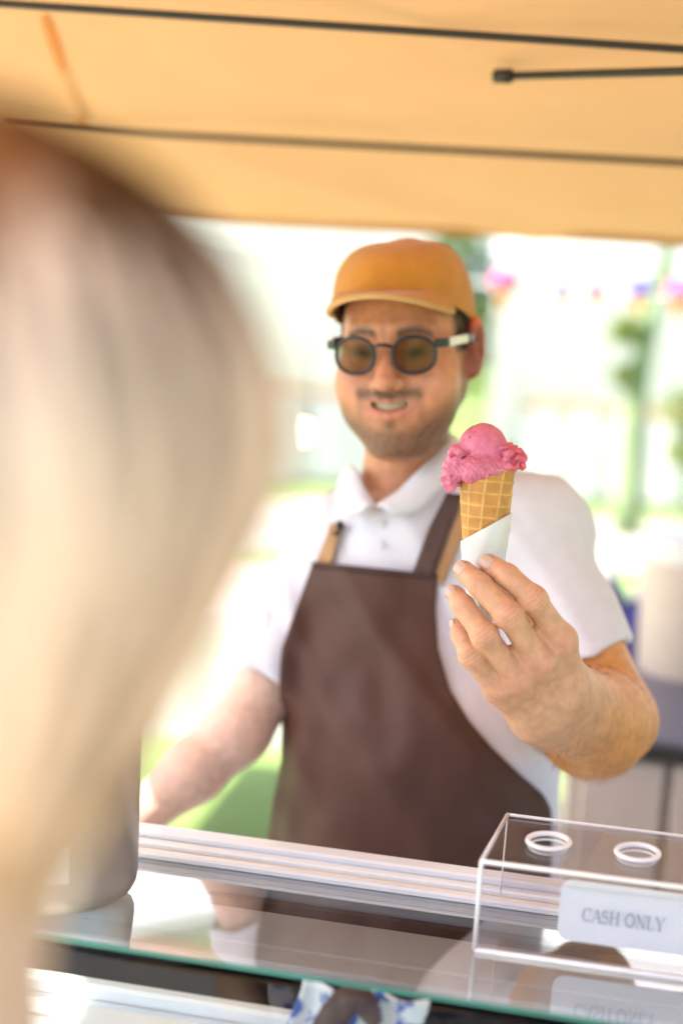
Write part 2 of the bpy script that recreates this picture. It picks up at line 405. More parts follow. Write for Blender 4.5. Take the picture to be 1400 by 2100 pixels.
def tent(x, y, rz, w, label, d=3.0, hh=2.1, top=3.1):
    t = thing('market_tent', label, 'tent', (x, y, 0), 'white market tents on the lawn')
    Rz = np.array([[math.cos(rz), -math.sin(rz), 0], [math.sin(rz), math.cos(rz), 0], [0, 0, 1]])
    o = np.array([x, y, 0])
    T = lambda V: np.asarray(V)@Rz.T+o
    c = [(-w/2, -d/2), (w/2, -d/2), (w/2, d/2), (-w/2, d/2)]
    for q in c:
        v, f = abox(q[0]-.025, q[0]+.025, q[1]-.025, q[1]+.025, 0, hh); mesh_obj('pole', T(v), f, M['alu'], t, False)
    V = []; F = []; n = 12
    for i in range(n+1):                        # roof, slightly sagging pyramid
        s = i/n; z = hh+(top-hh)*s**1.25
        for (a, b), (a2, b2) in zip(c, c[1:]+c[:1]):
            for k in range(6):
                q = k/6; V.append(((a+(a2-a)*q)*(1-s)*1.04, (b+(b2-b)*q)*(1-s)*1.04, z+.02))
    F = grid_faces(n+1, 24, True); mesh_obj('roof', T(V), F, M['tent'], t, auto=30)
    V = []; F = []                              # valance with scallops
    m = 96
    for i in range(m):
        s = i/m*4; k = int(s); q = s-k; a, b = c[k]; a2, b2 = c[(k+1) % 4]
        px, py = (a+(a2-a)*q)*1.045, (b+(b2-b)*q)*1.045
        V += [(px, py, hh+.04), (px, py, hh-.2-.04*abs(math.sin(q*math.pi*8)))]
    F = [(2*i, 2*((i+1) % m), 2*((i+1) % m)+1, 2*i+1) for i in range(m)]
    mesh_obj('valance', T(V), F, M['tent'], t)
    V = []; m = 40                              # back wall and sides, rippled
    for k, (p0, p1) in enumerate(((c[3], c[2]), (c[0], c[3]), (c[1], c[2]))):
        V = []
        for i in range(m):
            q = i/(m-1); r = .03*math.sin(q*40+k)
            px, py = p0[0]+(p1[0]-p0[0])*q, p0[1]+(p1[1]-p0[1])*q
            nx, ny = (0, 1) if k == 0 else (1, 0)
            V += [(px+nx*r, py+ny*r, hh), (px+nx*r*1.6, py+ny*r*1.6, .05)]
        mesh_obj('side_wall', T(V), [(2*i, 2*i+2, 2*i+3, 2*i+1) for i in range(m-1)], M['tent'], t)
    v, f = abox(-w/2+.2, w/2-.2, -d/2+.05, -d/2+.6, .72, .76); mesh_obj('counter_top', T(v), f, M['wood'], t, False)
    V = []
    for i in range(m):
        q = i/(m-1); px = -w/2+.2+(w-.4)*q; V += [(px, -d/2+.03+.02*math.sin(q*60), .72), (px, -d/2+.02+.035*math.sin(q*60), .06)]
    mesh_obj('counter_cloth', T(V), [(2*i, 2*i+2, 2*i+3, 2*i+1) for i in range(m-1)], M['tent'], t)
    return t
tent(-1.9, 12.2, .06, 4.6, 'wide white market tent on the lawn left of the vendor', hh=2.2)
tent(3.0, 12.0, -.10, 3.4, 'white market tent on the lawn behind the raised ice cream, right of the vendor', hh=2.05)
tent(7.6, 12.6, -.15, 3.0, 'white market tent on the lawn at the far right beyond the tree trunk', hh=2.1)
tent(-7.4, 13.2, .2, 3.6, 'white market tent on the lawn hidden behind the blonde customer', hh=2.1)

def leaf_cloud(blobs, n, size, seed):
    r = np.random.default_rng(seed); V = np.empty((n*4, 3)); k = 0
    B = np.array(blobs); wts = B[:, 3]**2; wts /= wts.sum()
    idx = r.choice(len(B), n, p=wts)
    d = r.normal(size=(n, 3)); d /= np.linalg.norm(d, axis=1)[:, None]
    c = B[idx, :3]+d*(B[idx, 3]*(r.uniform(.25, 1.08, n)**.6))[:, None]*np.array([1, 1, .8])
    a = r.normal(size=(n, 3)); a /= np.linalg.norm(a, axis=1)[:, None]
    b = np.cross(a, r.normal(size=(n, 3))); b /= np.linalg.norm(b, axis=1)[:, None]
    s = size*r.uniform(.6, 1.3, n)[:, None]
    V[0::4] = c-a*s; V[1::4] = c-b*s*.5; V[2::4] = c+a*s; V[3::4] = c+b*s*.5
    return V, np.arange(n*4).reshape(n, 4)
def tree(x, y, h, rt, blobs, label, seed, n=7000, size=.10, lean=0):
    t = thing('broadleaf_tree', label, 'tree', (x, y, 0), 'trees behind the stall')
    r = random.Random(seed)
    pts = [(x+lean*s+.06*math.sin(s*5+seed), y+.05*math.cos(s*4), h*s) for s in np.linspace(0, 1, 10)]
    tr = tube(pts, [rt*(1.25 if i == 0 else 1)*(1-.07*i) for i in range(10)], 10)
    limbs = [tr]
    for b in blobs:
        s = np.array(pts[7 if b[2] > h*.8 else 5]); e = np.array(b[:3]); mid = (s+e)/2+np.array([0, 0, -.1])
        limbs.append(tube([s, mid, e], [rt*.5, rt*.33, rt*.12], 7))
    mesh_obj('trunk', *join(*limbs), M['bark'], t)
    V, F = leaf_cloud(blobs, n, size, seed); np_obj('crown', V, F, M['leaf'], t)
    return t
tree(1.98, 9.3, 2.9, .095, [(1.7, 9.3, 3.0, .6), (2.4, 9.5, 3.2, .6), (2.0, 9.0, 3.5, .6), (1.83, 9.2, 1.42, .12), (1.86, 9.25, 1.12, .10)], 'slim young tree with thin trunk standing in the lawn at right edge', 3, 6000, .06, lean=.12)
tree(.6, 17, 4.0, .22, [(.9, 16.8, 2.9, .75), (1.0, 17, 2.0, .5), (1.6, 16.8, .6, .5), (1.72, 16.8, 1.25, .42), (.3, 17.4, 4.4, 1.5), (1.4, 17.4, 4.8, 1.3), (1.15, 16.9, 1.4, .55)], 'leafy green tree behind the vendor, right beside his cap', 5, 2400, .13)
tree(6.0, 19, 5.0, .25, [(5.2, 19, 4.5, 1.4), (6.5, 19, 5.2, 1.6), (7.4, 19.4, 4.0, 1.2), (4.6, 18.9, 3.4, .9)], 'broad green tree beyond the white tents at right', 8, 9000, .15)
tree(-6.5, 21, 5.5, .28, [(-7.2, 21, 4.6, 1.7), (-5.6, 21, 5.4, 1.8), (-6.5, 20.5, 6.4, 1.4)], 'broad green tree beyond the white tents at left', 11, 8000, .16)

def shrub(x, y, h, label, seed):
    t = thing('leafy_shrub', label, 'shrub', (x, y, 0))
    r = random.Random(seed); st = []; bl = []
    for k in range(7):
        a = r.uniform(0, 6.28); e = np.array([x+.22*math.cos(a), y+.22*math.sin(a), h*r.uniform(.6, 1)]); st.append(tube([(x, y, 0), (e+np.array([x, y, 0]))/2*[1, 1, 1], e], [.018, .012, .005], 6)); bl.append((*e, .16))
    mesh_obj('stem', *join(*st), M['bark'], t)
    V, F = leaf_cloud(bl, 900, .045, seed); np_obj('foliage', V, F, M['leaf'], t)
shrub(2.25, 8.6, 1.0, 'light green leafy shrub on the lawn just right of the slim tree', 22)

def building():
    t = thing('pale_building', 'long pale rendered building across the green behind the tents', 'building', (2, 33, 0))
    mesh_obj('wall', *abox(-22, 26, 33, 41, 0, 6.5), M['render'], t, False)
    v = [(-22.5, 32.5, 6.5), (26.5, 32.5, 6.5), (26.5, 41.5, 6.5), (-22.5, 41.5, 6.5), (-21, 37, 9.2), (25, 37, 9.2)]
    mesh_obj('roof', v, [(0, 1, 5, 4), (2, 3, 4, 5), (1, 2, 5), (3, 0, 4), (3, 2, 1, 0)], M['roof'], t, False)
    first = None
    for k in range(14):
        for z in (1.0, 4.0):
            x = -20+k*3.3
            if first is None:
                first = mesh_obj('window', *abox(x-.6, x+.6, 32.94, 33.02, z, z+1.6), M['white'], t, False)
                p = mesh_obj('pane', *abox(x-.5, x+.5, 32.92, 32.938, z+.1, z+1.5), M['win'], first, False); x0, z0 = x, z
            else:
                c = copy_tree(first, t); c.location = (x-x0, 0, z-z0)
building()

# ================================================================== CANOPY
def canopy():
    e0, e1 = P(360, 437, 2.75), P(1400, 492, 2.62)      # far edge as seen
    mid = (e0+e1)/2; mid = np.array(mid)
    ud = nrm([u_[0], u_[1], 0])
    far = mid.copy(); zt = far[2]
    slope = .21
    t = thing('stall_canopy', 'orange fabric canopy stretched over the ice cream stall on black battens', 'canopy', (far[0], far[1], zt))
    def at(s, q, dz=0):     # s along u, q metres back towards the camera from the far edge
        return far+u_*s-w_*q+np.array([0, 0, slope*q+dz+.012*s*0])
    n, m = 90, 140; V = []
    for i in range(n):
        q = 2.5*i/(n-1)
        for j in range(m):
            s = -.92+3.34*j/(m-1); p = at(s, q)
            # sag between battens + diagonal drag wrinkles
            sag = .012*math.sin(math.pi*((q % .55)/.55))
            d = s*.80+q*.6
            wr = .017*max(0, math.sin(d*9.0+1.2*math.sin(q*2)))**7*(1 if s < .3 else .6)+.004*math.sin(d*17+q*4)*math.sin(q*5)
            V.append(p+np.array([0, 0, -sag-wr]))
    cl = mesh_obj('canopy_cloth', V, grid_faces(n, m), M['canopy'], t)
    hem = [at(s, -.004+.006*math.sin(s*7), -.008) for s in np.linspace(-.92, 2.4, 60)]
    mesh_obj('edge_hem', *tube(hem, .007, 8), M['canopy'], t)
    V = []
    for s in np.linspace(-.92, 2.4, 60): V += [at(s, 0), at(s, -.006, -.010-.002*math.sin(s*13))]
    mesh_obj('edge_hem', V, [(2*i, 2*i+2, 2*i+3, 2*i+1) for i in range(59)], M['canopy'], t)
    # battens at the pixel rows of the photograph, lying just under the cloth
    nrml = nrm(np.cross(u_, -w_+np.array([0, 0, slope])));
    if nrml[2] > 0: nrml = -nrml
    def on(px, py, off=.036): return hit(px, py, far+nrml*off, nrml)
    for (a, b, r) in (((0, 7), (1400, 101), .0048), ((150, 266), (1400, 334), .0052)):
        A, B = on(*a), on(*b); d = B-A; mesh_obj('batten', *tube([A-d*.12, A, B, B+d*.5], r, 10), M['black'], t)
    for path, w0 in (([(92, 34), (108, 80), (128, 140), (150, 200), (166, 262)], 15),):
        pa = np.array(path, float); kk = np.linspace(0, len(pa)-1, 18); path = [(np.interp(q, range(len(pa)), pa[:, 0]), np.interp(q, range(len(pa)), pa[:, 1])) for q in kk]
        V = []; mp = len(path)
        for i, (px, py) in enumerate(path):
            ww = w0*(.62+.38*math.sin(math.pi*(i+.6)/(mp+.2)))
            for k in range(5):
                e = (k/4-.5)*2; V.append(on(px+e*ww, py-e*ww*.25, .004+.009*(1-e*e)))
        mesh_obj('cloth_pleat', V, grid_faces(mp, 5), M['pleat'], t)
    A, B = on(1030, 156, .045), on(1400, 146, .07); d = B-A
    mesh_obj('strut', *tube([A, B, B+d*1.3], .0052, 10), M['black'], t)
    mesh_obj('strut_end', *lathe([(.004, -.012), (.009, -.010), (.009, .012), (.004, .014)], A, d, 12), M['black'], t)
    for s in (-.90, 2.3):
        for q in (.05, 2.45):
            p = at(s, q); mesh_obj('canopy_post', *tube([(p[0], p[1], 0), (p[0], p[1], p[2]-.02)], .02, 12), M['black'], t)
canopy()

# ================================================================== DISPLAY CASE
th = R_(-9.5)
g0 = hit(300, 1948, (0, 0, 1.15), AZ)                                  # a point on the front glass edge
gv = w_*math.cos(th)+AZ*math.sin(th)                                    # up the pane, away from the camera
gn = nrm(np.cross(u_, gv)); gn = gn if gn[2] > 0 else -gn
def g(s, q, o=0): return g0+u_*s+gv*q+gn*o
_rr = hit(640, 1808, g0, gn); GD = float(np.dot(_rr-g0, gv))            # pane depth to the rear rail
SL, SR = -1.25, 1.35
def case():
    t = thing('ice_cream_display_case', 'long white glass-topped ice cream display case with aluminium rail between vendor and customer', 'display case', (g0[0], g0[1], 0))
    sc = (SL+SR)/2; sw = SR-SL
    pane = mesh_obj('glass_top', *box(g(sc, GD/2, -.0018), u_, gv, gn, sw, GD, .0036), M['glass'], t, False)
    mesh_obj('glass_edge', *box(g(sc, -.0015, -.0018), u_, gv, gn, sw, .003, .0034, .0005), M['glassedge'], pane, False)
    # rear aluminium rail: stepped extrusion, several bars
    zb = g(0, GD)[2]
    def bar(q, dz, dq, hz, m=M['alu'], nm='rear_rail', bev=.002):
        p = g(sc, GD)+w_*q+AZ*dz; return mesh_obj(nm, *box(p, u_, w_, AZ, sw, dq, hz, bev), m, t, auto=30)
    bar(.005, .003, .012, .008, M['white']); bar(.0125, .0035, .004, .006); bar(.020, .006, .010, .010, M['white']); bar(.0265, .0065, .003, .008)
    bar(.038, .010, .020, .014, M['white']); bar(.012, -.008, .020, .010, M['dark'])
    # rear body under the rail (vendor's side), front body and ends
    rb = g(sc, GD)+w_*.035
    mesh_obj('rear_panel', *box((rb[0], rb[1], (zb-.02)/2+.02), u_, w_, AZ, sw, .03, zb-.05, .002), M['white'], t, False)
    zf = g(0, 0)[2]
    # front glass below the edge: upright pane set back, then white front rail nearer the customer
    fg = g(sc, 0)+w_*.006
    fgl = mesh_obj('front_glass', *box(fg-AZ*.052-w_*.010, u_, w_, AZ, sw, .005, .085), M['frontglass'], t, False)
    fr = hit(300, 2019, (0, 0, zf-.075), AZ); frq = float(np.dot(fr-g0, w_))
    def fbar(q, z, dq, hz, m, nm='front_rail', bev=.003):
        p = g0+u_*sc+w_*q; p = np.array([p[0], p[1], z]); return mesh_obj(nm, *box(p, u_, w_, AZ, sw, dq, hz, bev), m, t, auto=30)
    fbar(frq-.0075, zf-.083, .015, .016, M['white']); fbar(frq-.0225, zf-.093, .015, .012, M['alu']); fbar(frq-.080, zf-.092, .10, .018, M['white'])
    fbar(frq-.12, (zf-.104)/2+.03, .02, zf-.104-.06, M['white'], 'front_panel', .004)
    for s in (SL-.012, SR+.012):
        p = g0+u_*s+w_*.02; mesh_obj('end_panel', *box((p[0], p[1], (zf-.16)/2), u_, w_, AZ, .02, .46, zf-.16, .003), M['white'], t, False)
    # liner well
    q0, q1 = -.03, GD*math.cos(th)+.01; zc = zf-.40
    p = g0+u_*sc+w_*((q0+q1)/2); mesh_obj('liner_floor', *box((p[0], p[1], zc), u_, w_, AZ, sw, q1-q0, .02), M['dark'], t, False)
    p = g0+u_*sc+w_*(q1-.004); mesh_obj('liner_wall', *box((p[0], p[1], (zc+zb-.03)/2), u_, w_, AZ, sw, .01, zb-.03-zc), M['dark'], t, False)
    p = g0+u_*sc+w_*(q0-.006); mesh_obj('liner_wall', *box((p[0], p[1], zc+.09), u_, w_, AZ, sw, .01, .16), M['dark'], t, False)
    mesh_obj('toe_plinth', *box((p[0]+.12*w_[0], p[1]+.12*w_[1], .04), u_, w_, AZ, sw-.1, .26, .08), M['black'], t, False)
    # pale panels added a little below the glass to lighten its dark look
    x = SL+.02
    for wl in (.66, 1.10, .78):
        for qa, qb in ((.105, GD*.56), (GD*.575, GD-.012)):
            mesh_obj('fill_panel', *box(g(x+wl/2, (qa+qb)/2, -.036), u_, gv, gn, wl-.008, qb-qa, .008, .002), M['palefill'], t, False)
        x += wl
    # steel tubs with ice cream
    for k in range(9):
        s = SL+.18+k*.28
        if s > SR-.1: break
        pc = g0+u_*s+w_*((q0+q1)/2); zt = zf-.27
        a, b = .12, (q1-q0)/2-.02
        V = []; lv = [(1, zt+.004), (1, zt), (.94, zt-.002), (.9, zt-.11)]
        for f_, z in lv:
            for k2 in range(32):
                an = 2*math.pi*k2/32; c, s2 = math.cos(an), math.sin(an); ex = .25
                V.append(pc*[1, 1, 0]+u_*a*f_*np.sign(c)*abs(c)**ex+w_*b*f_*np.sign(s2)*abs(s2)**ex+AZ*z)
        mesh_obj('steel_tub', V, grid_faces(4, 32, True)+[tuple(range(96, 128))], M['steel'], t, auto=40)
    return t
case()

# reflection of a floral dress and dark bag, modelled as objects behind the front glass
def cloth():
    c = hit(728, 2096, g0+w_*.030, w_)
    V = []; n, m = 26, 30
    for i in range(n):
        for j in range(m):
            s = (j/(m-1)-.5)*.105; z = (i/(n-1)-.5)*.052
            V.append(c+u_*(s+.006*math.sin(z*60))+AZ*z+w_*(.006*math.sin(s*120+z*30)+.004*math.sin(z*90)))
    o = mesh_obj('dress_reflection', V, grid_faces(n, m), M['dress']); solid(o, .003, 0)
    tag(o, 'modelled reflection of a blue and white floral dress in the front glass', 'cloth')
    A = hit(690, 2085, c-w_*.015, w_)
    pts = [A+u_*(.035*s-.01)+AZ*(.04*math.sin(s*2.2)-.02) for s in np.linspace(-.5, 1.2, 10)]
    o = mesh_obj('bag_reflection', *tube(pts, [.006, .010, .012, .013, .013, .012, .012, .011, .010, .006], 12), M['strap'])
    tag(o, 'modelled reflection of a dark bag in front of the dress reflection', 'scoop')
cloth()

# steel canister standing on the glass
def canister():
    c = hit(118, 1815, g0, gn); r = .0735
    t = thing('steel_canister', 'tall brushed steel canister standing on the glass top beside the blonde customer', 'canister', c)
    ax = nrm(AZ*.9+gn*.1)
    mesh_obj('body', *lathe([(.0, .001), (r-.010, .001), (r-.004, .004), (r-.001, .010), (r, .018), (r, .20), (r+.002, .202), (r+.002, .208), (r-.002, .21), (r-.004, .20)], c, AZ, 64, False, False), M['canister'], t, auto=50)
    mesh_obj('lid', *lathe([(r-.004, .204), (r-.006, .214), (r-.02, .22), (.012, .224), (.012, .236), (.016, .240), (.0, .244)], c, AZ, 48, True, False), M['canister'], t, auto=50)
    V = []; m = 14                                       # white patch on the canister
    d0 = math.atan2(-c[1], -c[0])
    for i in range(2):
        for j in range(m):
            a = d0+(-.28+.42*j/(m-1)); V.append(c+np.array([math.cos(a), math.sin(a), 0])*(r+.0008)+AZ*(.035+.034*i))
    mesh_obj('white_patch', V, grid_faces(2, m), M['paper'], t)
canister()

# acrylic cone stand
def acrylic():
    b0 = hit(972, 1952, g0, gn); b1 = hit(1400, 2012, g0, gn)
    ud = nrm(b1-b0); L = .34; dp = .112; hgt = .079; tk = .004
    bk = nrm(gv-ud*np.dot(gv, ud)); up = nrm(AZ-ud*np.dot(AZ, ud)); bkh = nrm(nrm(bk-up*np.dot(bk, up))+ud*.14)
    t = thing('acrylic_cone_stand', 'clear acrylic cone stand with round holes standing on the glass top', 'cone stand', b0)
    # front panel
    fp = b0+ud*L/2+up*(hgt/2+.002)
    mesh_obj('front_panel', *box(fp, ud, bkh, up, L, tk, hgt-.004), M['acryl'], t, False)
    # top panel with real holes
    top = b0+up*(hgt+.002)+bkh*(-tk/2)
    holes = [(.047, .058), (.124, .058), (.201, .058), (.278, .058)]; r = .0168
    topb = []
    nh = 40; V = []; F = []
    xs = [0]+[(holes[i][0]+holes[i+1][0])/2 for i in range(3)]+[L+.02]
    for i, (hx, hy) in enumerate(holes):
        x0, x1 = xs[i], xs[i+1]; base = len(V)
        for lay in (0, 1):
            z = lay*tk
            for k in range(nh):
                a = 2*math.pi*k/nh; c, s = math.cos(a), math.sin(a)
                V.append(top+ud*(hx+r*c)+bkh*(hy+r*s)+up*z)
            for k in range(nh):
                a = 2*math.pi*k/nh; c, s = math.cos(a), math.sin(a)
                tx = ((x1-hx) if c > 0 else (hx-x0))/max(abs(c), 1e-6); ty = ((dp-hy) if s > 0 else hy)/max(abs(s), 1e-6); q = min(tx, ty)
                V.append(top+ud*(hx+q*c)+bkh*(hy+q*s)+up*z)
        for k in range(nh):
            k2 = (k+1) % nh
            F.append((base+k, base+k2, base+nh+k2, base+nh+k)[::-1]); o = base+2*nh
            F.append((o+k, o+k2, o+nh+k2, o+nh+k)); F.append((base+k2, base+k, o+k, o+k2))
    mesh_obj('top_panel', V, F, M['acryl'], t, False)
    for hx, hy in holes:                                  # polished hole rims
        ring = [top+ud*(hx+(r+.0012)*math.cos(a))+bkh*(hy+(r+.0012)*math.sin(a))+up*(tk+.0002) for a in np.linspace(0, 2*math.pi, 48, endpoint=False)]
        mesh_obj('hole_rim', *tube(ring, .0025, 8, closed=True), M['acryledge'], t)
        ring = [top+ud*(hx+r*math.cos(a))+bkh*(hy+r*math.sin(a))-up*.001 for a in np.linspace(0, 2*math.pi, 48, endpoint=False)]
        mesh_obj('hole_rim', *tube(ring, .0011, 8, closed=True), M['acryledge'], t)
    # back panel and base foot
    mesh_obj('back_panel', *box(b0+ud*L/2+bkh*(dp-tk)+up*(hgt/2+.006), ud, bkh, up, L, tk, hgt-.010), M['acryl'], t, False)
    def edge(a, b, rr=.0021): return mesh_obj('polished_edge', *tube([a, b], rr, 8), M['acryledge'], t)
    A = b0+up*.002; B = b0+up*(hgt+.004); Cc = B+bkh*dp; D = b0+bkh*(dp-.004)+up*.006
    A_, B_, C_, D_ = (q+ud*L for q in (A, B, Cc, D))
    edge(A, B); edge(B, Cc); edge(Cc, D, .0008); edge(A, A_, .0026); edge(B, B_, .0022); edge(Cc, C_, .0016); edge(A_, B_); edge(B_, C_)
    mesh_obj('foot_strip', *box(A+ud*L/2+bkh*.010, ud, bkh, up, L, .022, .003), M['acryl'], t, False)
    # card in the stand
    k0 = hit(1140, 1800, fp+bkh*.006, bkh); k1 = hit(1140, 1925, fp+bkh*.006, bkh); hh = abs(np.dot(k1-k0, up)); wd = .135
    ct = thing('price_card', 'white rounded card reading CASH ONLY slipped behind the acrylic front', 'sign', k1)
    rc = .010; out = []
    for cx, cy, a0 in ((rc, rc, math.pi), (wd-rc, rc, 1.5*math.pi), (wd-rc, hh-rc, 0), (rc, hh-rc, .5*math.pi)):
        for k in range(7):
            a = a0+k/6*math.pi/2; out.append((cx+rc*math.cos(a), cy+rc*math.sin(a)))
    n = len(out); V = [k1+ud*x+up*y for x, y in out]+[k1+ud*x+up*y+bkh*.0012 for x, y in out]
    F = [tuple(range(n)), tuple(range(n, 2*n))[::-1]]+[(i, n+i, n+(i+1) % n, (i+1) % n) for i in range(n)]
    mesh_obj('card', V, F, M['card'], ct, False)
    # serif lettering: strokes (x0,y0,x1,y1,width) on a unit cap height
    A2 = np.pi
    def arc(cx, cy, rx, ry, a0, a1, w0, w1, nn=14):
        return ('arc', cx, cy, rx, ry, a0, a1, w0, w1, nn)
    K, k_ = .15, .06
    GL = {
     'C': (.80, [arc(.42, .5, .36, .46, R_(45), R_(315), k_, K), (.66, .82, .70, .66, k_), (.66, .84, .72, .98, k_)]),
     'A': (.86, [(.08, .03, .42, .97, k_), (.42, .97, .76, .03, K), (.2, .35, .62, .35, k_), (-.03, .02, .2, .02, k_), (.62, .02, .92, .02, k_)]),
     'S': (.64, [arc(.3, .73, .22, .23, R_(48), R_(275), .10, .13), arc(.3, .27, .24, .24, R_(95), R_(-150), .13, .10), (.49, .80, .50, .88, k_)]),
     'H': (.92, [(.17, .02, .17, .98, K), (.73, .02, .73, .98, K), (.17, .52, .73, .52, k_), (.03, .02, .31, .02, k_), (.03, .98, .31, .98, k_), (.59, .02, .87, .02, k_), (.59, .98, .87, .98, k_)]),
     'O': (.90, [arc(.43, .5, .36, .46, 0, 2*math.pi, K, K, 28)]),
     'N': (.92, [(.17, .02, .17, .98, k_), (.15, .98, .75, .02, K), (.75, .02, .75, .98, k_), (.03, .02, .31, .02, k_), (.0, .98, .17, .98, k_), (.61, .98, .89, .98, k_)]),
     'L': (.74, [(.17, .02, .17, .98, K), (.03, .98, .31, .98, k_), (.03, .03, .62, .03, k_), (.63, .02, .66, .26, k_)]),
     'Y': (.84, [(.40, .02, .40, .46, K), (.08, .98, .40, .44, K), (.40, .44, .74, .98, k_), (.27, .02, .54, .02, k_), (-.02, .98, .22, .98, k_), (.60, .98, .86, .98, k_)]),
     ' ': (.42, []),
    }
    o0 = hit(1192, 1889, fp+bkh*.0058, bkh); hcap = .0125; pen = 0; V = []; F = []
    e1 = hit(1366, 1889, fp+bkh*.0058, bkh); tot = sum(GL[c][0] for c in 'CASH ONLY'); sx = float(np.dot(e1-o0, ud))/tot
    def quad(p, q, w0, w1):
        p = np.array(p); q = np.array(q); d = q-p; l = np.linalg.norm(d)+1e-9; nn = np.array([-d[1], d[0]])/l
        b = len(V)
        for pt in (p-nn*w0/2, q-nn*w1/2, q+nn*w1/2, p+nn*w0/2): V.append(o0+ud*(pen+pt[0])*sx+up*pt[1]*hcap)
        F.append((b, b+1, b+2, b+3))
    for ch in 'CASH ONLY':
        wdt, st = GL[ch]
        for s in st:
            if s[0] == 'arc':
                _, cx, cy, rx, ry, a0, a1, w0, w1, nn = s; pr = None
                for i in range(nn+1):
                    a = a0+(a1-a0)*i/nn; p = (cx+rx*math.cos(a), cy+ry*math.sin(a)); ww = w0+(w1-w0)*abs(math.cos(a))
                    if pr: quad(pr[0], p, pr[1], ww)
                    pr = (p, ww)
            else: quad(s[:2], s[2:4], s[4], s[4])
        pen += wdt
    mesh_obj('lettering', V, F, M['ink'], ct, False)
acrylic()

# ================================================================== BACK COUNTER
def back_counter():
    # beige cabinet with dark worktop, behind the vendor on the right
    A = P(1330, 1372, 2.75); B = P(1400, 1380, 2.68); zt = A[2]
    fA = hit(1190, 1500, (0, 0, zt), AZ); fB = hit(1400, 1522, (0, 0, zt), AZ)
    ud = nrm(fB-fA); wd = np.array([-ud[1], ud[0], 0]); L = 2.2; dp = .62
    o0 = fA-ud*.02
    t = thing('back_counter', 'beige panelled back counter with dark grey worktop behind the vendor at right', 'counter', (o0[0], o0[1], 0))
    mesh_obj('worktop', *box(o0+ud*L/2+wd*(dp/2-.02)-AZ*.0, ud, wd, AZ, L, dp, .012, .003), M['worktop'], t, False)
    mesh_obj('worktop_edge', *box(o0+ud*L/2+wd*.001-AZ*.022, ud, wd, AZ, L-.004, .03, .030, .003), M['black'], t, False)
    mesh_obj('carcass', *box(o0+ud*L/2+wd*(dp/2+.02)+AZ*(-zt/2-.01), ud, wd, AZ, L-.02, dp-.06, zt-.05), M['cab'], t, False)
    k = 0; x = .02
    for wdth in (.155, .165, .155, .16, .16, .16, .16, .16, .16, .16, .16, .16):
        if x+wdth > L: break
        c = o0+ud*(x+wdth/2)+wd*.018; mesh_obj('cabinet_board', *box((c[0], c[1], zt-.045-.40), ud, wd, AZ, wdth-.012, .022, .80, .006), M['cab'], t, False)
        x += wdth
    return o0, ud, wd, zt+.006
bo, bu, bw, bz = back_counter()
def tubby():
    c = hit(1400, 1372, (0, 0, bz), AZ); sc = np.linalg.norm(c-C0)/FPX; r = 100*sc; h = 262*sc
    c = c-bu*0.0
    t = thing('paper_tub', 'large beige paper tub with white rim standing on the dark back worktop', 'tub', c)
    mesh_obj('wall', *lathe([(r*.90, .002), (r*.92, .0), (r*.97, h*.5), (r, h*.86), (r*1.0, h*.9)], c, AZ, 48), M['tub'], t, auto=50)
    mesh_obj('lid', *lathe([(r*1.01, h*.86), (r*1.05, h*.862), (r*1.06, h*1.0), (r*1.0, h*1.02), (0, h*1.02)], c, AZ, 48, False, False), M['tublid'], t, auto=40)
    for k, (px, py, hh, rr, m, lab) in enumerate(((1240, 1345, .19, .036, 'blue', 'blue plastic bottle standing on the back worktop behind the vendor shoulder'),
                                        (1292, 1352, .15, .03, 'indigo', 'short indigo bottle beside the paper tub on the back worktop'))):
        c2 = hit(px, py, (0, 0, bz), AZ)
        b = thing('plastic_bottle', lab, 'bottle', c2)
        mesh_obj('body', *lathe([(rr*.9, 0), (rr, .006), (rr, hh*.62), (rr*.8, hh*.72), (rr*.36, hh*.82), (rr*.36, hh*.86)], c2, AZ, 28), M[m], b, auto=40)
        mesh_obj('bottle_cap', *lathe([(rr*.45, hh*.86), (rr*.45, hh*.97), (rr*.38, hh)], c2, AZ, 20), M['white'], b, auto=40)
tubby()

# ================================================================== BUNTING AND STRING LIGHT
def bunting(pts, sizes, kinds, label, cord):
    t = thing('cone_bunting', label, 'bunting', pts[0])
    path = []
    for a, b in zip(pts[:-1], pts[1:]):
        for q in np.linspace(0, 1, 8, endpoint=False): path.append(a+(b-a)*q-AZ*.02*math.sin(math.pi*q))
    path.append(pts[-1]); mesh_obj('cord', *tube(path, cord, 6), M['tent'], t)
    for p, s, kd in zip(pts[1:-1], sizes, kinds):
        mesh_obj('pennant_cone', *lathe([(.02*s, -2.0*s), (.35*s, -1.2*s), (.75*s, -.4*s), (.80*s, -.3*s)], p, AZ, 14), M['orange'], t, auto=40)
        mesh_obj('pennant_scoop', *lathe([(.0, .62*s), (.45*s, .5*s), (.8*s, .15*s), (.95*s, -.2*s), (.9*s, -.36*s), (.5*s, -.34*s)], p, AZ, 16, False, True), M[kd], t)
bunting([P(900, 562, 4.7), P(1035, 572, 4.5), P(1312, 590, 4.4), P(1396, 592, 4.3), P(1600, 590, 4.2)], [.055, .05, .055], ['pink', 'indigo', 'pink'], 'string of large blurred pink and indigo cone pennants hung behind the stall at right', .003)
bunting([P(985, 584, 3.0), P(1152, 593, 2.92), P(1221, 594, 2.9), P(1480, 588, 2.8)], [.0165, .0185], ['indigo', 'pink'], 'short cord with one small indigo and one small pink cone pennant under the canopy edge', .0011)
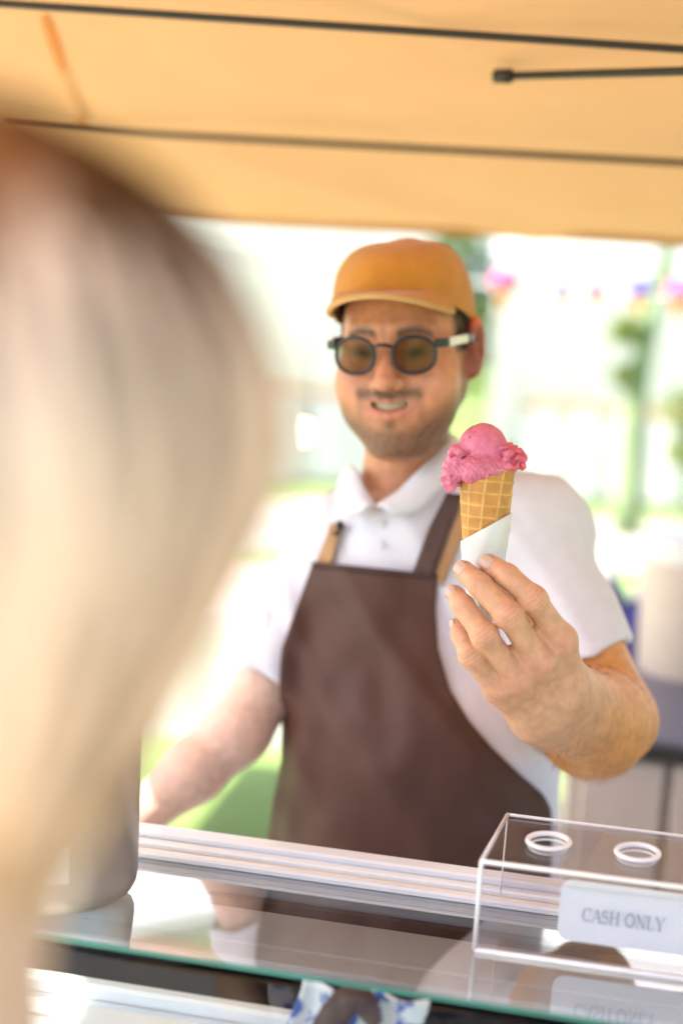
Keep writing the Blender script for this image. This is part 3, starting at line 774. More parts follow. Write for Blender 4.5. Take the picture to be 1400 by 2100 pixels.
def lights():
    a = P(250, 500, 5.2); b = P(640, 560, 6.8); c = P(640, 893, 7.2)
    t = thing('string_light', 'lit warm bulb on a thin cable hanging behind the vendor shoulder', 'string light', c)
    path = [P(200, 470, 4.6), P(440, 532, 4.9), P(560, 545, 5.3), P(700, 548, 6), P(1100, 520, 6.4)]
    mesh_obj('cable', *tube(path, .004, 6), M['strap'], t)
    d = P(640, 546, 5.7)
    c = np.array([d[0], d[1], 0])+AZ*P(640, 893, 5.7)[2]
    mesh_obj('drop_cable', *tube([d, c+AZ*.07], .003, 6), M['strap'], t)
    mesh_obj('lamp_socket', *lathe([(.012, .03), (.016, .035), (.016, .07), (.006, .08)], c, AZ, 14), M['black'], t)
    mesh_obj('bulb', *lathe([(.0, -.035), (.02, -.03), (.032, -.012), (.033, .004), (.022, .022), (.013, .032)], c, AZ, 20, False, True), bulb_m, t)
lights()
def bench():
    c = hit(540, 1215, (0, 0, .74), AZ)
    t = thing('folding_table', 'pale grey folding table on the lawn beyond the vendor arm', 'table', (c[0], c[1], 0))
    mesh_obj('table_top', *box(c, u_, w_, AZ, 1.5, .7, .04, .004), M['cab'], t, False)
    for i in (-1, 1):
        for j in (-1, 1):
            p = c+u_*.68*i+w_*.3*j; mesh_obj('leg', *tube([(p[0], p[1], 0), (p[0], p[1], c[2]-.02)], .016, 8), M['alu'], t)
    V = []; m = 50
    for i in range(m):
        q = i/(m-1); p = c+u_*(-.76+1.52*q)-w_*.36; V += [p+AZ*.024, p-w_*(.01*math.sin(q*50))-AZ*.35]
    mesh_obj('table_cloth', V, [(2*i, 2*i+2, 2*i+3, 2*i+1) for i in range(m-1)], M['tent'], t)
bench()

# ================================================================== ICE CREAM CONE
def cone():
    O1 = P(996, 985, 1.335); O2 = P(987, 1300, 1.345); ax = nrm(O2-O1); L = np.linalg.norm(O2-O1)
    t = thing('ice_cream_cone', 'waffle cone with pink raspberry ice cream and white paper sleeve in the raised hand', 'ice cream', O2)
    tocam = nrm(C0-O1); e1 = nrm(tocam-ax*np.dot(tocam, ax)); e2 = np.cross(ax, e1)      # theta 0 faces the camera
    if np.dot(e2, _R) < 0: e2 = -e2
    def prof(s): return np.interp(s, [-.12, 0, .5, .8, 1], [.0288, .0268, .0192, .0128, .004])
    n, m = 200, 300; V = np.empty((n*m, 3)); colr = np.empty((n*m, 3)); k = 0
    for i in range(n):
        for j in range(m):
            th_ = 2*math.pi*j/m-math.pi
            rimz = -.045-.028*math.cos(th_-.5)
            s = rimz+(1-rimz)*i/(n-1); r = prof(s)
            ur = r*th_; vz = s*L
            A = th_*10/(2*math.pi)+s*.9; B = vz/.0118-th_*.12
            da = abs((A+.5) % 1-.5)*2*math.pi*r/10; db = abs((B+.5) % 1-.5)*.0118
            rd = max(math.exp(-(da/.00125)**2), math.exp(-(db/.00125)**2))
            step = .0013*((th_+math.pi-1.0) % (2*math.pi))/(2*math.pi)
            rr = r+.0011*rd+step-.0008
            V[k] = O1+ax*vz+(e1*math.cos(th_)+e2*math.sin(th_))*rr
            tn = .5+.5*math.sin(th_*3+s*9)*math.sin(s*13+th_)
            colr[k] = np.array([.50, .225, .048])*(1-rd)*(.92+.16*tn)+np.array([.66, .36, .095])*rd
            k += 1
    F = np.array(grid_faces(n, m, True))
    o = np_obj('waffle_cone', V, F[:, ::-1], M['waffle'], t); set_col(o, colr); solid(o, .0022, -1)
    # paper sleeve
    n, m = 40, 120; V = []
    yl = .395; yr = .20
    for i in range(n):
        for j in range(m+8):
            th_ = -2.2+2*math.pi*j/m
            top = (yl+yr)/2-(yl-yr)/2*math.sin(min(max((th_)/1.0, -1.57), 1.57))*1.0
            if th_ > 1.57: top = yr+(th_-1.57)*.12
            s = top+(.93-top)*i/(n-1); wob = .00035*math.sin(th_*9+s*20)+.0003*math.sin(th_*4-s*55)
            V.append(O1+ax*s*L+(e1*math.cos(th_)+e2*math.sin(th_))*(prof(s)+.0021+.0006*j/m+wob))
    o = mesh_obj('paper_sleeve', V, grid_faces(n, m+8), M['paper'], t); solid(o, .0004, 1)
    # ice cream
    d0 = 1.333
    Q = lambda x, y, dd=0: P(x, y, d0+dd)
    k = d0/FPX
    rs = np.random.default_rng(4); crumbs = []
    for i in range(85):
        a = rs.normal(size=3); a /= np.linalg.norm(a); q = a*rs.uniform(.5, 1)
        crumbs.append((Q(1046+34*q[0], 938+27*q[1]+.12*34*q[0], -.012+.016*q[2]), rs.uniform(3.2, 8.0)*k))
    for i in range(46):
        a = rs.uniform(0, 1); crumbs.append((Q(929+rs.normal()*8+5*math.sin(a*5), 925+a*72, -.012+rs.normal()*.006), rs.uniform(4, 9)*k))
    for i in range(40):
        a = rs.uniform(-1, 1); crumbs.append((Q(990+a*58, 962+rs.normal()*6+8*a*a, -.022*math.cos(a*1.3)+rs.normal()*.002), rs.uniform(3.5, 7)*k))
    def f(p):
        d = ell(p, Q(989, 921), (.0245, .0235, .0255))
        low = ell(p, Q(990, 953), (.031, .028, .0165)); d = smin(d, low, .004)
        left = chain(p, [Q(935, 930, -.008), Q(928, 965, -.012), Q(924, 998, -.012)], [18*k, 19*k, 12*k], .004); d = smin(d, left, .005)
        right = ell(p, Q(1043, 941, -.006), (.0165, .015, .013)); d = smin(d, right, .005)
        front = ell(p, Q(972, 965, -.018), (.016, .012, .012)); d = smin(d, front, .006)
        for c, r in crumbs: d = smin(d, sph(p, c, r), .0012)
        dome = np.clip((p[:, 2]-Q(990, 935)[2])/.012, 0, 1)
        rough = 1-dome*.55
        d = d+.0012*wav(p, 420, 8)*rough+.0009*wav(p, 1150, 8, 3)*rough*np.clip(rough-.2, 0, 1)+.0006*wav(p, 160, 6, 5)
        # scoop drag lines and a few pits on the dome
        d = d+.0007*np.maximum(0, wav(p, 210, 6, 11)-.75)*dome
        return d
    lo = Q(990, 950)-np.array([.048, .045, .042]); hi = Q(990, 950)+np.array([.05, .045, .05])
    V, F = sdf_mesh(f, lo, hi, .0007)
    o = np_obj('ice_cream', V, F, M['ice'], t)
    nz = wav(V, 260, 8, 2); base = np.array([.62, .155, .255]); c = base*(1+.12*nz)[:, None]
    seed = wav(V, 900, 8, 7) > .95; c[seed] = (.42, .05, .09)
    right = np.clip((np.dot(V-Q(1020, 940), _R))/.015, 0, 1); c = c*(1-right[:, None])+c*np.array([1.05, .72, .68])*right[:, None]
    set_col(o, c)
cone()

# ================================================================== THE VENDOR
HEAD = P(833, 701, 1.63)
tc = C0-HEAD; f0 = nrm([tc[0], tc[1], 0]); side = np.array([-f0[1], f0[0], 0])
if side[0] < 0: side = -side                                                    # image right
YAW, PIT, RLL = R_(12.5), R_(4), R_(5)
ff = nrm(f0*math.cos(YAW)-side*math.sin(YAW)); hx = nrm(side*math.cos(YAW)+f0*math.sin(YAW))
fz = nrm(ff*math.cos(PIT)-AZ*math.sin(PIT)); hz = nrm(np.cross(fz, hx));
if hz[2] < 0: hz = -hz
hy = -fz
hx, hz = hx*math.cos(RLL)+hz*math.sin(RLL), hz*math.cos(RLL)-hx*math.sin(RLL)
hx = nrm(hx); hz = nrm(hz-hx*np.dot(hx, hz)); hy = nrm(np.cross(hz, hx))
HB = np.stack([hx, hy, hz])                   # rows: local axes
HS = 1.03; HV = np.array([.955, 1.03, 1.03])
def tl(p): return (p-HEAD)@HB.T/HV            # world -> head local
def tw(q): return HEAD+(np.atleast_2d(np.asarray(q, float))*HV)@HB
def head_sdf(pw):
    p = tl(pw); q = p.copy(); ax_ = np.abs(p[:, 0]); m = np.stack([ax_, p[:, 1], p[:, 2]], 1)   # mirrored coords
    d = ell(p, (0, .014, .030), (.077, .099, .088))
    d = smin(d, ell(p, (0, -.034, -.030), (.0705, .060, .080)), .03)
    d = smin(d, ell(p, (0, -.064, -.103), (.028, .028, .024)), .03)            # chin
    d = smin(d, ell(p, (0, .004, -.02), (.0745, .055, .06)), .02)
    d = smin(d, cap(m, (.052, -.002, -.058), (.022, -.058, -.104), .018, .016), .03)    # jaw
    d = smin(d, sph(m, (.044, -.060, -.040), .031), .02); d = smin(d, sph(m, (.038, -.052, -.070), .030), .02)                       # smiling cheeks
    d = smin(d, cap(m, (.006, -.088, .022), (.044, -.072, .018), .009, .008), .014)     # brow
    d = smax(d, -sph(m, (.033, -.108, -.002), .022), .016)                     # sockets
    d = smin(d, ell(m, (.032, -.076, -.002), (.016, .013, .012)), .005)        # lids
    nose = cap(p, (0, -.090, .006), (0, -.114, -.031), .0075, .0120)
    nose = smin(nose, sph(m, (.013, -.101, -.036), .0082), .007)
    nose = smax(nose, -ell(m, (.0065, -.106, -.046), (.0042, .006, .005)), .003)
    d = smin(d, nose, .009)
    # mouth: muzzle, lips along a smile curve, dark opening
    d = smin(d, ell(p, (0, -.077, -.066), (.040, .019, .024)), .018)
    for k in range(6):
        t0, t1 = -1+k/3, -1+(k+1)/3
        def sm(t, z0): return (.037*t, -.0975+.023*t*t, z0+.012*t*t)
        d = smin(d, cap(p, sm(t0, -.0550), sm(t1, -.0550), .0034, .0034), .004)
        d = smin(d, cap(p, sm(t0, -.0685-.0035*(1-t0*t0)), sm(t1, -.0685-.0035*(1-t1*t1)), .0046, .0046), .004)
    op = None
    for k in range(8):
        t0, t1 = -.9+k*.225, -.9+(k+1)*.225
        a = (.037*t0, -.0985+.023*t0*t0, -.0625+.012*t0*t0); b = (.037*t1, -.0985+.023*t1*t1, -.0625+.012*t1*t1)
        e = cap(p, a, b, .0045*(1-t0*t0*.55), .0045*(1-t1*t1*.55)); op = e if op is None else smin(op, e, .002)
    d = smax(d, -op, .002)
    # ears
    m = m-np.array([1., 0, 0])*np.where(p[:, 0] < 0, -.009, 0)[:, None]
    e = ell(m, (.085, .012, -.006), (.012, .019, .034)); e = smin(e, ell(m, (.081, .006, -.032), (.008, .011, .013)), .008)
    e = smax(e, -ell(m, (.094, .006, -.002), (.010, .010, .018)), .005); d = smin(d, e, .006)
    return d*HS
# body joints
NB, NT = P(828, 1030, 1.70), P(838, 880, 1.685)
LS, LH, LE = P(1092, 1098, 1.66), P(1190, 1368, 1.60), P(1254, 1476, 1.565)
RS, RH, RE, RW = P(692, 1152, 1.76), P(540, 1392, 1.722), P(488, 1500, 1.70), P(245, 1712, 1.66)
BY = R_(10); bx_ = np.array([math.cos(BY), -math.sin(BY), 0]); by_ = np.array([math.sin(BY), math.cos(BY), 0])
BB = np.stack([bx_, by_, AZ])
CH, BE, PE = P(868, 1270, 1.755), P(862, 1560, 1.73), P(850, 1860, 1.74)
def torso(p, o=0.0):
    d = ell(p, CH, (.172+o, .112+o, .20+o), BB)
    d = smin(d, ell(p, BE, (.166+o, .128+o, .19+o), BB), .06)
    d = smin(d, ell(p, PE, (.172+o, .125+o, .17+o), BB), .06)
    d = smin(d, cap(p, RS+bx_*.03, LS-bx_*.03, .052+o, .052+o), .05)
    d = smin(d, cap(p, NB-AZ*.03, LS+AZ*.01, .052+o, .040+o), .03)
    d = smin(d, cap(p, NB-AZ*.03, RS+AZ*.01, .052+o, .038+o), .03)
    return d
# left hand joints (px, py, depth) knuckle, middle joint, end joint, tip
FG = {
 'index': ([(1150, 1312, 1.312), (1093, 1230, 1.287), (1040, 1181, 1.292), (1002, 1156, 1.303)], [.0133, .0120, .0113, .0097]),
 'middle': ([(1106, 1358, 1.306), (1043, 1262, 1.279), (982, 1199, 1.290), (951, 1170, 1.306)], [.0135, .0121, .0114, .0099]),
 'ring': ([(1060, 1392, 1.310), (993, 1304, 1.284), (949, 1243, 1.298), (933, 1219, 1.314)], [.0129, .0115, .0108, .0092]),
 'pinky': ([(1022, 1414, 1.320), (965, 1345, 1.299), (945, 1302, 1.312), (939, 1284, 1.324)], [.0118, .0102, .0095, .0081]),
}
FG = {k: ([P(*q) for q in v[0]], v[1]) for k, v in FG.items()}
WRa, WRb = P(1158, 1402, 1.352), P(1098, 1470, 1.356)
FM = P(1212, 1482, 1.49); LWc = (WRa+WRb)/2
TH = [P(1150, 1392, 1.362), P(1128, 1318, 1.385), P(1072, 1252, 1.392), P(1024, 1208, 1.378)]
def hand_sdf(p):
    d = None
    for nm, (pts, rs) in FG.items():
        e = chain(p, pts, rs, .004)
        # bony middle joint, pads
        e = smin(e, sph(p, pts[1]-_F*.0006, rs[1]+.0001), .008)
        d = e if d is None else smin(d, e, .0022)
    for i, nm in enumerate(('index', 'middle', 'ring', 'pinky')):
        w0 = WRa+(WRb-WRa)*(i/3)
        d = smin(d, cap(p, w0, FG[nm][0][0], .0205, FG[nm][1][0]+.0006), .012)
        # palm side padding
        d = smin(d, cap(p, w0+_F*.012, FG[nm][0][0]+_F*.010, .018, .011), .010)
    web = None
    for a, b in (('index', 'middle'), ('middle', 'ring'), ('ring', 'pinky')):
        A = FG[a][0][0]; B = FG[b][0][0]; A1 = FG[a][0][1]; B1 = FG[b][0][1]
        c = (A+B)/2*.56+(A1+B1)/2*.44; d = smin(d, cap(p, (A+B)/2+_F*.004, c+_F*.005, .0105, .0062), .006)
    d = smin(d, chain(p, TH, [.020, .0155, .0125, .0095], .008), .012)
    r_ = p-C0; z_ = r_@_F; X = CX+(r_@_R)/z_*FPX; Y = CY-(r_@_U)/z_*FPX
    def line(pts):
        b = np.full(len(p), 1e9)
        for (x0, y0), (x1, y1) in zip(pts[:-1], pts[1:]):
            dx, dy = x1-x0, y1-y0; t_ = np.clip(((X-x0)*dx+(Y-y0)*dy)/(dx*dx+dy*dy), 0, 1); b = np.minimum(b, (X-x0-t_*dx)**2+(Y-y0-t_*dy)**2)
        return b
    for pts, a, w in (([(1150, 1318), (1142, 1400)], .0010, 9), ([(1108, 1364), (1128, 1425)], .0012, 8), ([(1060, 1398), (1112, 1445)], .0011, 8), ([(1024, 1420), (1092, 1462)], .0008, 8),
                      ([(1090, 1340), (1102, 1392), (1140, 1422), (1160, 1470)], .0008, 5), ([(1048, 1386), (1082, 1412), (1102, 1392)], .0007, 5), ([(1082, 1412), (1120, 1462), (1150, 1490)], .0008, 5)):
        d = d-.55*a*np.exp(-line(pts)/(w*w))
    for nm, (pts, rs) in FG.items():
        for jn, wd, am in ((1, 15, .0006), (2, 11, .0004)):
            q = pts[jn]-C0; qx = CX+(q@_R)/(q@_F)*FPX; qy = CY-(q@_U)/(q@_F)*FPX
            q2 = pts[jn-1]-C0; ex = CX+(q2@_R)/(q2@_F)*FPX-qx; ey = CY-(q2@_U)/(q2@_F)*FPX-qy; l = math.hypot(ex, ey); ex /= l; ey /= l
            for o_ in (-6, 0, 6):
                cx_, cy_ = qx+ex*o_, qy+ey*o_; d = d+am*np.exp(-line([(cx_-ey*wd, cy_+ex*wd), (cx_+ey*wd, cy_-ex*wd)])/6.0)
    return d
def forearm_sdf(p):
    d = cap(p, WRa+(WRb-WRa)*.12, FM+(LE-FM)*.1, .0300, .054); d = smin(d, cap(p, WRb+(WRa-WRb)*.10, FM+(LE-FM)*.1, .0305, .054), .02)
    d = smin(d, cap(p, FM, LE, .0555, .047), .02)
    d = smin(d, cap(p, LE, LS, .0475, .052), .022)
    return d
def rarm_sdf(p):
    d = cap(p, RS, RE, .049, .038); d = smin(d, chain(p, [RE, RE*.6+RW*.4, RW], [.038, .037, .025], .02), .02)
    hd = nrm(RW-RE); pl = RW+hd*.07
    d = smin(d, cap(p, RW, pl, .026, .030), .02)
    s_ = nrm(np.cross(hd, AZ))
    for k in range(4):
        a = pl+s_*(.03-.02*k); b = a+hd*(.05-.006*abs(k-1))-AZ*.03; c = b+hd*.015-AZ*.035
        d = smin(d, chain(p, [a, b, c], [.011, .0095, .008], .004), .004)
    d = smin(d, chain(p, [RW+s_*.02, RW+s_*.05+hd*.04-AZ*.02, RW+s_*.05+hd*.07-AZ*.04], [.016, .012, .009], .006), .01)
    return d
def inb(p, lo, hi, m=.05): return np.all((p > np.asarray(lo)-m) & (p < np.asarray(hi)+m), axis=1)
def bb(pts, r): pts = np.array(pts); return pts.min(0)-r, pts.max(0)+r
HBX = bb([HEAD], .16); HDX = bb([q for v in FG.values() for q in v[0]]+TH+[WRa, WRb], .03)
LAX = bb([WRa, WRb, FM, LE, LS], .07); RAX = bb([RS, RE, RW, RW+nrm(RW-RE)*.15-AZ*.06], .06)
def body_sdf(p):
    d = np.minimum(torso(p), .3); d = smin(d, cap(p, NB-AZ*.03, NT, .058, .051), .022)
    for box_, fn, k in ((HBX, head_sdf, .018), (LAX, forearm_sdf, .03), (RAX, rarm_sdf, .03)):
        m = inb(p, *box_)
        if m.any(): d[m] = smin(d[m], fn(p[m]), k)
    m = inb(p, *HDX, .03)
    if m.any(): d[m] = smin(d[m], hand_sdf(p[m]), .012)
    return d
foot = np.array([PE[0], PE[1]+.02, 0])
vend = thing('person', 'man in ochre cap, glasses, white shirt and brown apron holding out an ice cream cone', 'person', foot)
lo = np.minimum.reduce([HBX[0], HDX[0], LAX[0], RAX[0], PE-.2]); hi = np.maximum.reduce([HBX[1], HDX[1], LAX[1], RAX[1], PE+.2])
lo[2] = min(PE[2]-.05, RAX[0][2])
V, F = sdf_mesh(body_sdf, lo-.01, hi+.01, .0017, 2.2)
V = relax(V, F, 1, .3)
body = np_obj('body', V, F, M['skin'], vend)
# skin colouring: complexion, beard, brows, lips, knuckles; light and shade painted on ears, lids, creases, arms
def sstep(a, b, x): t = np.clip((x-a)/(b-a), 0, 1); return t*t*(3-2*t)
def skin_cols(V):
    base = np.tile(np.array([.64, .335, .19]), (len(V), 1)); bl = wav(V, 55, 8)
    base *= (1+.07*bl)[:, None]
    m = inb(V, *HBX, .02); p = tl(V[m]); c = base[m]; ax_ = np.abs(p[:, 0])
    c *= np.array([.92, .73, .64])
    def mixc(c, col, w): return c*(1-w[:, None])+np.asarray(col)*w[:, None]
    red = np.exp(-((ax_-.042)**2/.02**2+(p[:, 2]+.03)**2/.022**2))*(p[:, 1] < -.02); c = mixc(c, (.62, .26, .17), red*.55)
    nose = np.exp(-((ax_)**2/.014**2+(p[:, 2]+.028)**2/.02**2))*(p[:, 1] < -.09); c = mixc(c, (.62, .25, .16), nose*.5)
    ear = sstep(.070, .078, ax_)*(p[:, 1] > -.02)*(p[:, 2] < .05); c = mixc(c, (.66, .12, .06), ear*.9)  # backlight glowing through the ear painted as red
    nz = .5+.5*wav(p, 900, 8, 3)
    jawline = sstep(-.058, -.082, p[:, 2]-.55*np.clip(ax_-.03, 0, 1))*sstep(-.108, -.06, -np.abs(p[:, 1])*0+p[:, 2]*0-.07) if False else None
    bd = sstep(-.064, -.100, p[:, 2]-.56*np.clip(ax_-.028, 0, .05)-.25*np.clip(p[:, 1]+.06, 0, .08))
    bare = np.exp(-(((p[:, 0])/.022)**4+((p[:, 2]+.079)/.011)**4)); soul = np.exp(-((p[:, 0]/.008)**2+((p[:, 2]+.0825)/.006)**2))*(p[:, 1] < -.06)
    side_ = sstep(.064, .072, ax_)*sstep(-.045, -.02, -np.abs(p[:, 1]+.0))*sstep(.03, .0, p[:, 2])
    bd = np.clip(np.maximum(bd*(1-.6*bare), side_*.8), 0, 1)*(p[:, 1] < .03)*sstep(-.136, -.116, p[:, 2])
    c = mixc(c, (.075, .038, .022), bd*(.62+.30*nz))
    mz = -.0478+.001*(ax_/.036)**2; mo = np.exp(-((p[:, 2]-mz)/.0066)**2)*sstep(.046, .034, ax_)*(p[:, 1] < -.06)
    mo2 = sstep(.030, .036, ax_)*sstep(.046, .038, ax_)*sstep(-.085, -.07, p[:, 2])*sstep(-.04, -.05, p[:, 2])*(p[:, 1] < -.05)
    c = mixc(c, (.07, .035, .02), np.clip(mo*.95+mo2*.25, 0, .96)*(.7+.3*nz))
    c = mixc(c, (.07, .035, .02), soul*.75)
    lz = .012*(p[:, 0]/.037)**2
    lip = (.35*np.exp(-((p[:, 2]+.0552-lz)/.0020)**2)+np.exp(-((p[:, 2]+.0715-lz)/.0034)**2))*sstep(.037, .030, ax_)*(p[:, 1] < -.068)
    c = mixc(c, (.52, .15, .13), np.clip(lip, 0, 1)*.7)
    inm = np.exp(-((p[:, 2]+.0620-lz)/.004)**2)*(ax_ < .037)*(p[:, 1] < -.06)*(p[:, 1] > -.0955+.02*(p[:, 0]/.033)**2); c = mixc(c, (.16, .04, .03), np.clip(inm*1.2, 0, 1))
    bz_ = .0215-.006*((ax_-.03)/.02)**2; brow = np.exp(-((p[:, 2]-bz_)/.0052)**2)*sstep(.010, .015, ax_)*sstep(.056, .048, ax_)*(p[:, 1] < -.045)
    c = mixc(c, (.05, .026, .016), brow*(.75+.25*nz))
    lid = np.exp(-(((ax_-.033)/.018)**2+((p[:, 2]+.003)/.006)**2))*(p[:, 1] < -.06); c = mixc(c, (.05, .025, .02), lid*.9)  # shade around the downcast eyes painted dark on the lids
    hairm = sstep(.045, .058, ax_+.25*np.clip(p[:, 1], 0, 1))*sstep(-.05, -.03, p[:, 1])*(p[:, 2] > -.01)*(ax_ < .079)
    c = mixc(c, (.04, .022, .014), hairm*.9)
    nape = (p[:, 1] > .03)*(p[:, 2] > -.06); c = mixc(c, (.04, .022, .014), nape*.9)
    base[m] = c
    m = inb(V, *HDX, .02); q = V[m]; c = base[m]
    for nm, (pts, rs) in FG.items():
        for j, s_, w in ((1, .011, .34), (2, .009, .28), (0, .015, .40), (3, .010, .38)):
            g_ = np.exp(-(np.linalg.norm(q-(pts[j]-_F*rs[j]), axis=1)/s_)**2); c = mixc(c, (.66, .25, .165), g_*w)
        fd = nrm(pts[2]-pts[0]); al = (q-pts[1])@fd; near = np.exp(-(np.linalg.norm(q-(pts[1]-_F*rs[1]), axis=1)/.0095)**2)
        c = c*(1-.30*near*np.clip(np.cos(al/.0042*2*math.pi), 0, 1)**2)[:, None]  # shade of the joint wrinkles painted as dark lines
    base[m] = c
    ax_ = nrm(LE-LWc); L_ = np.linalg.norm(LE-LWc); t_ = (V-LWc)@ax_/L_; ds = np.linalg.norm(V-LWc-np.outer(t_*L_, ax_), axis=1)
    w = sstep(0.0, .5, t_)*sstep(1.3, .9, t_)*(ds < .09)*.95; base = mixc(base, (.70, .30, .09), w)  # forearm painted golden in place of warm bounce light
    w = ((V-RS)@nrm(RE-RS) > .05)*((V-RS)@_R < -.02)*1.0; base = mixc(base, (.70, .46, .36), w*.9)  # reaching arm painted paler, its sunlit look put into the skin
    return base
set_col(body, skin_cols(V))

# fingernails
def nail(pts, rs, name, up_hint):
    tip, dj = pts[3], pts[2]; d = nrm(tip-dj); n = nrm(up_hint-d*np.dot(up_hint, d)); s = np.cross(d, n)
    r = rs[3]; L = .0118; Vv = []; nu, nv = 9, 9
    for i in range(nu):
        a = i/(nu-1)
        for j in range(nv):
            b = (j/(nv-1)-.5)*2
            ww = (.80+.14*math.sin(a*math.pi*.55))*(1-.30*max(0, a-.75)**1.2*4*abs(b)*.25)
            lng = -L*.42-.0015+L*(a-(.10*(b*b) if a > .5 else -.12*(b*b)))
            an = b*.86*ww; rr = r*1.00+.0007-.0013*max(0, a-.55)-.0006*(1-a)
            base_ = tip*1.0; Vv.append(base_+d*lng+(n*math.cos(an)+s*math.sin(an))*rr)
    o = mesh_obj('fingernail', Vv, grid_faces(nu, nv), M['nail'], vend); solid(o, .0006, 0)
for nm, hint in (('index', -_F-_R*.25+_U*.15), ('middle', -_F-_R*.35+_U*.2), ('ring', -_F-_R*.7+_U*.25), ('pinky', -_F*.5-_R*1.0)):
    nail(*FG[nm], nm, hint)

# teeth
Vv = []; nu, nv = 4, 24
for i in range(nu):
    for j in range(nv):
        t_ = -.85+1.7*j/(nv-1); Vv.append(tw((.037*t_, -.0958+.0235*t_*t_-.0007*abs(math.sin(j*1.57)), -.0560-.0088*(1-.55*t_*t_)*i/(nu-1)+.012*t_*t_))[0])
mesh_obj('teeth', Vv, grid_faces(nu, nv), M['teeth'], vend)

# glasses
def glasses():
    fr = None
    def rimpt(sx, a, yo=0):
        ce = np.array([sx*.0355, -.113, -.003]); c, s = math.cos(a), math.sin(a)
        x = .0245*np.sign(c)*abs(c)**.9; z = .0202*np.sign(s)*abs(s)**.9
        if s > 0: z *= .95
        X = ce[0]+x; return (X, ce[1]+yo+.9*(X*X)*3.2, ce[2]+z-.0)
    root = mesh_obj('glasses', *join(*[tube([tw(rimpt(sx, a))[0] for a in np.linspace(0, 2*math.pi, 48, endpoint=False)], .0022, 8, closed=True) for sx in (-1, 1)],
        tube([tw(q)[0] for q in ((-.0105, -.1135, .006), (-.005, -.1165, .0085), (.005, -.1165, .0085), (.0105, -.1135, .006))], .0021, 8)), M['frame'], vend)
    for sx in (-1, 1):
        V = [tw((sx*.0345, -.1125+.0034, -.003))[0]]+[tw(rimpt(sx, a, .0005))[0] for a in np.linspace(0, 2*math.pi, 48, endpoint=False)]
        mesh_obj('lens', V, [(0, 1+k, 1+(k+1) % 48) for k in range(48)], M['lens'], root)
        p0 = np.array((sx*.0600, -.1035, .008)); p1 = np.array((sx*.0715, -.094, .008)); p2 = np.array((sx*.0855, -.03, .006)); p3 = np.array((sx*.0860, .01, .004)); p4 = np.array((sx*.084, .03, -.012))
        def strip(pts, hgt, thk, m, nm):
            pts = [np.array(q) for q in pts]; secs = []
            for i, q in enumerate(pts):
                dd = nrm(pts[min(i+1, len(pts)-1)]-pts[max(i-1, 0)]); nx = nrm(np.cross(dd, AZ)); zz = np.cross(nx, dd)
                h_ = hgt[i]
                secs += [tw(q+nx*thk/2+zz*h_/2)[0], tw(q-nx*thk/2+zz*h_/2)[0], tw(q-nx*thk/2-zz*h_/2)[0], tw(q+nx*thk/2-zz*h_/2)[0]]
            F = grid_faces(len(pts), 4, True)+[(3, 2, 1, 0), tuple(4*(len(pts)-1)+k for k in range(4))]
            o = mesh_obj(nm, secs, F, m, root, False); bevel(o, .0006); return o
        strip([p0, p1, p1*.92+p2*.08], [.0095, .0095, .009], .004, M['frame'], 'hinge_end')
        strip([p1*.9+p2*.1, (p1+p2)/2, p2*.92+p1*.08], [.0095, .0095, .009], .0036, M['temple'], 'temple')
        strip([p2, p3, p4], [.009, .008, .006], .0036, M['frame'], 'temple_tip')
    for sx in (-1, 1):
        mesh_obj('eye', *lathe([(0, -.0125)]+[(.0122*math.sin(a), -.0122*math.cos(a)) for a in np.linspace(.3, 2.9, 10)]+[(0, .0122)], tw((sx*.032, -.0745, -.003))[0], HB[1], 20, False, False), M['eye'], vend)
glasses()

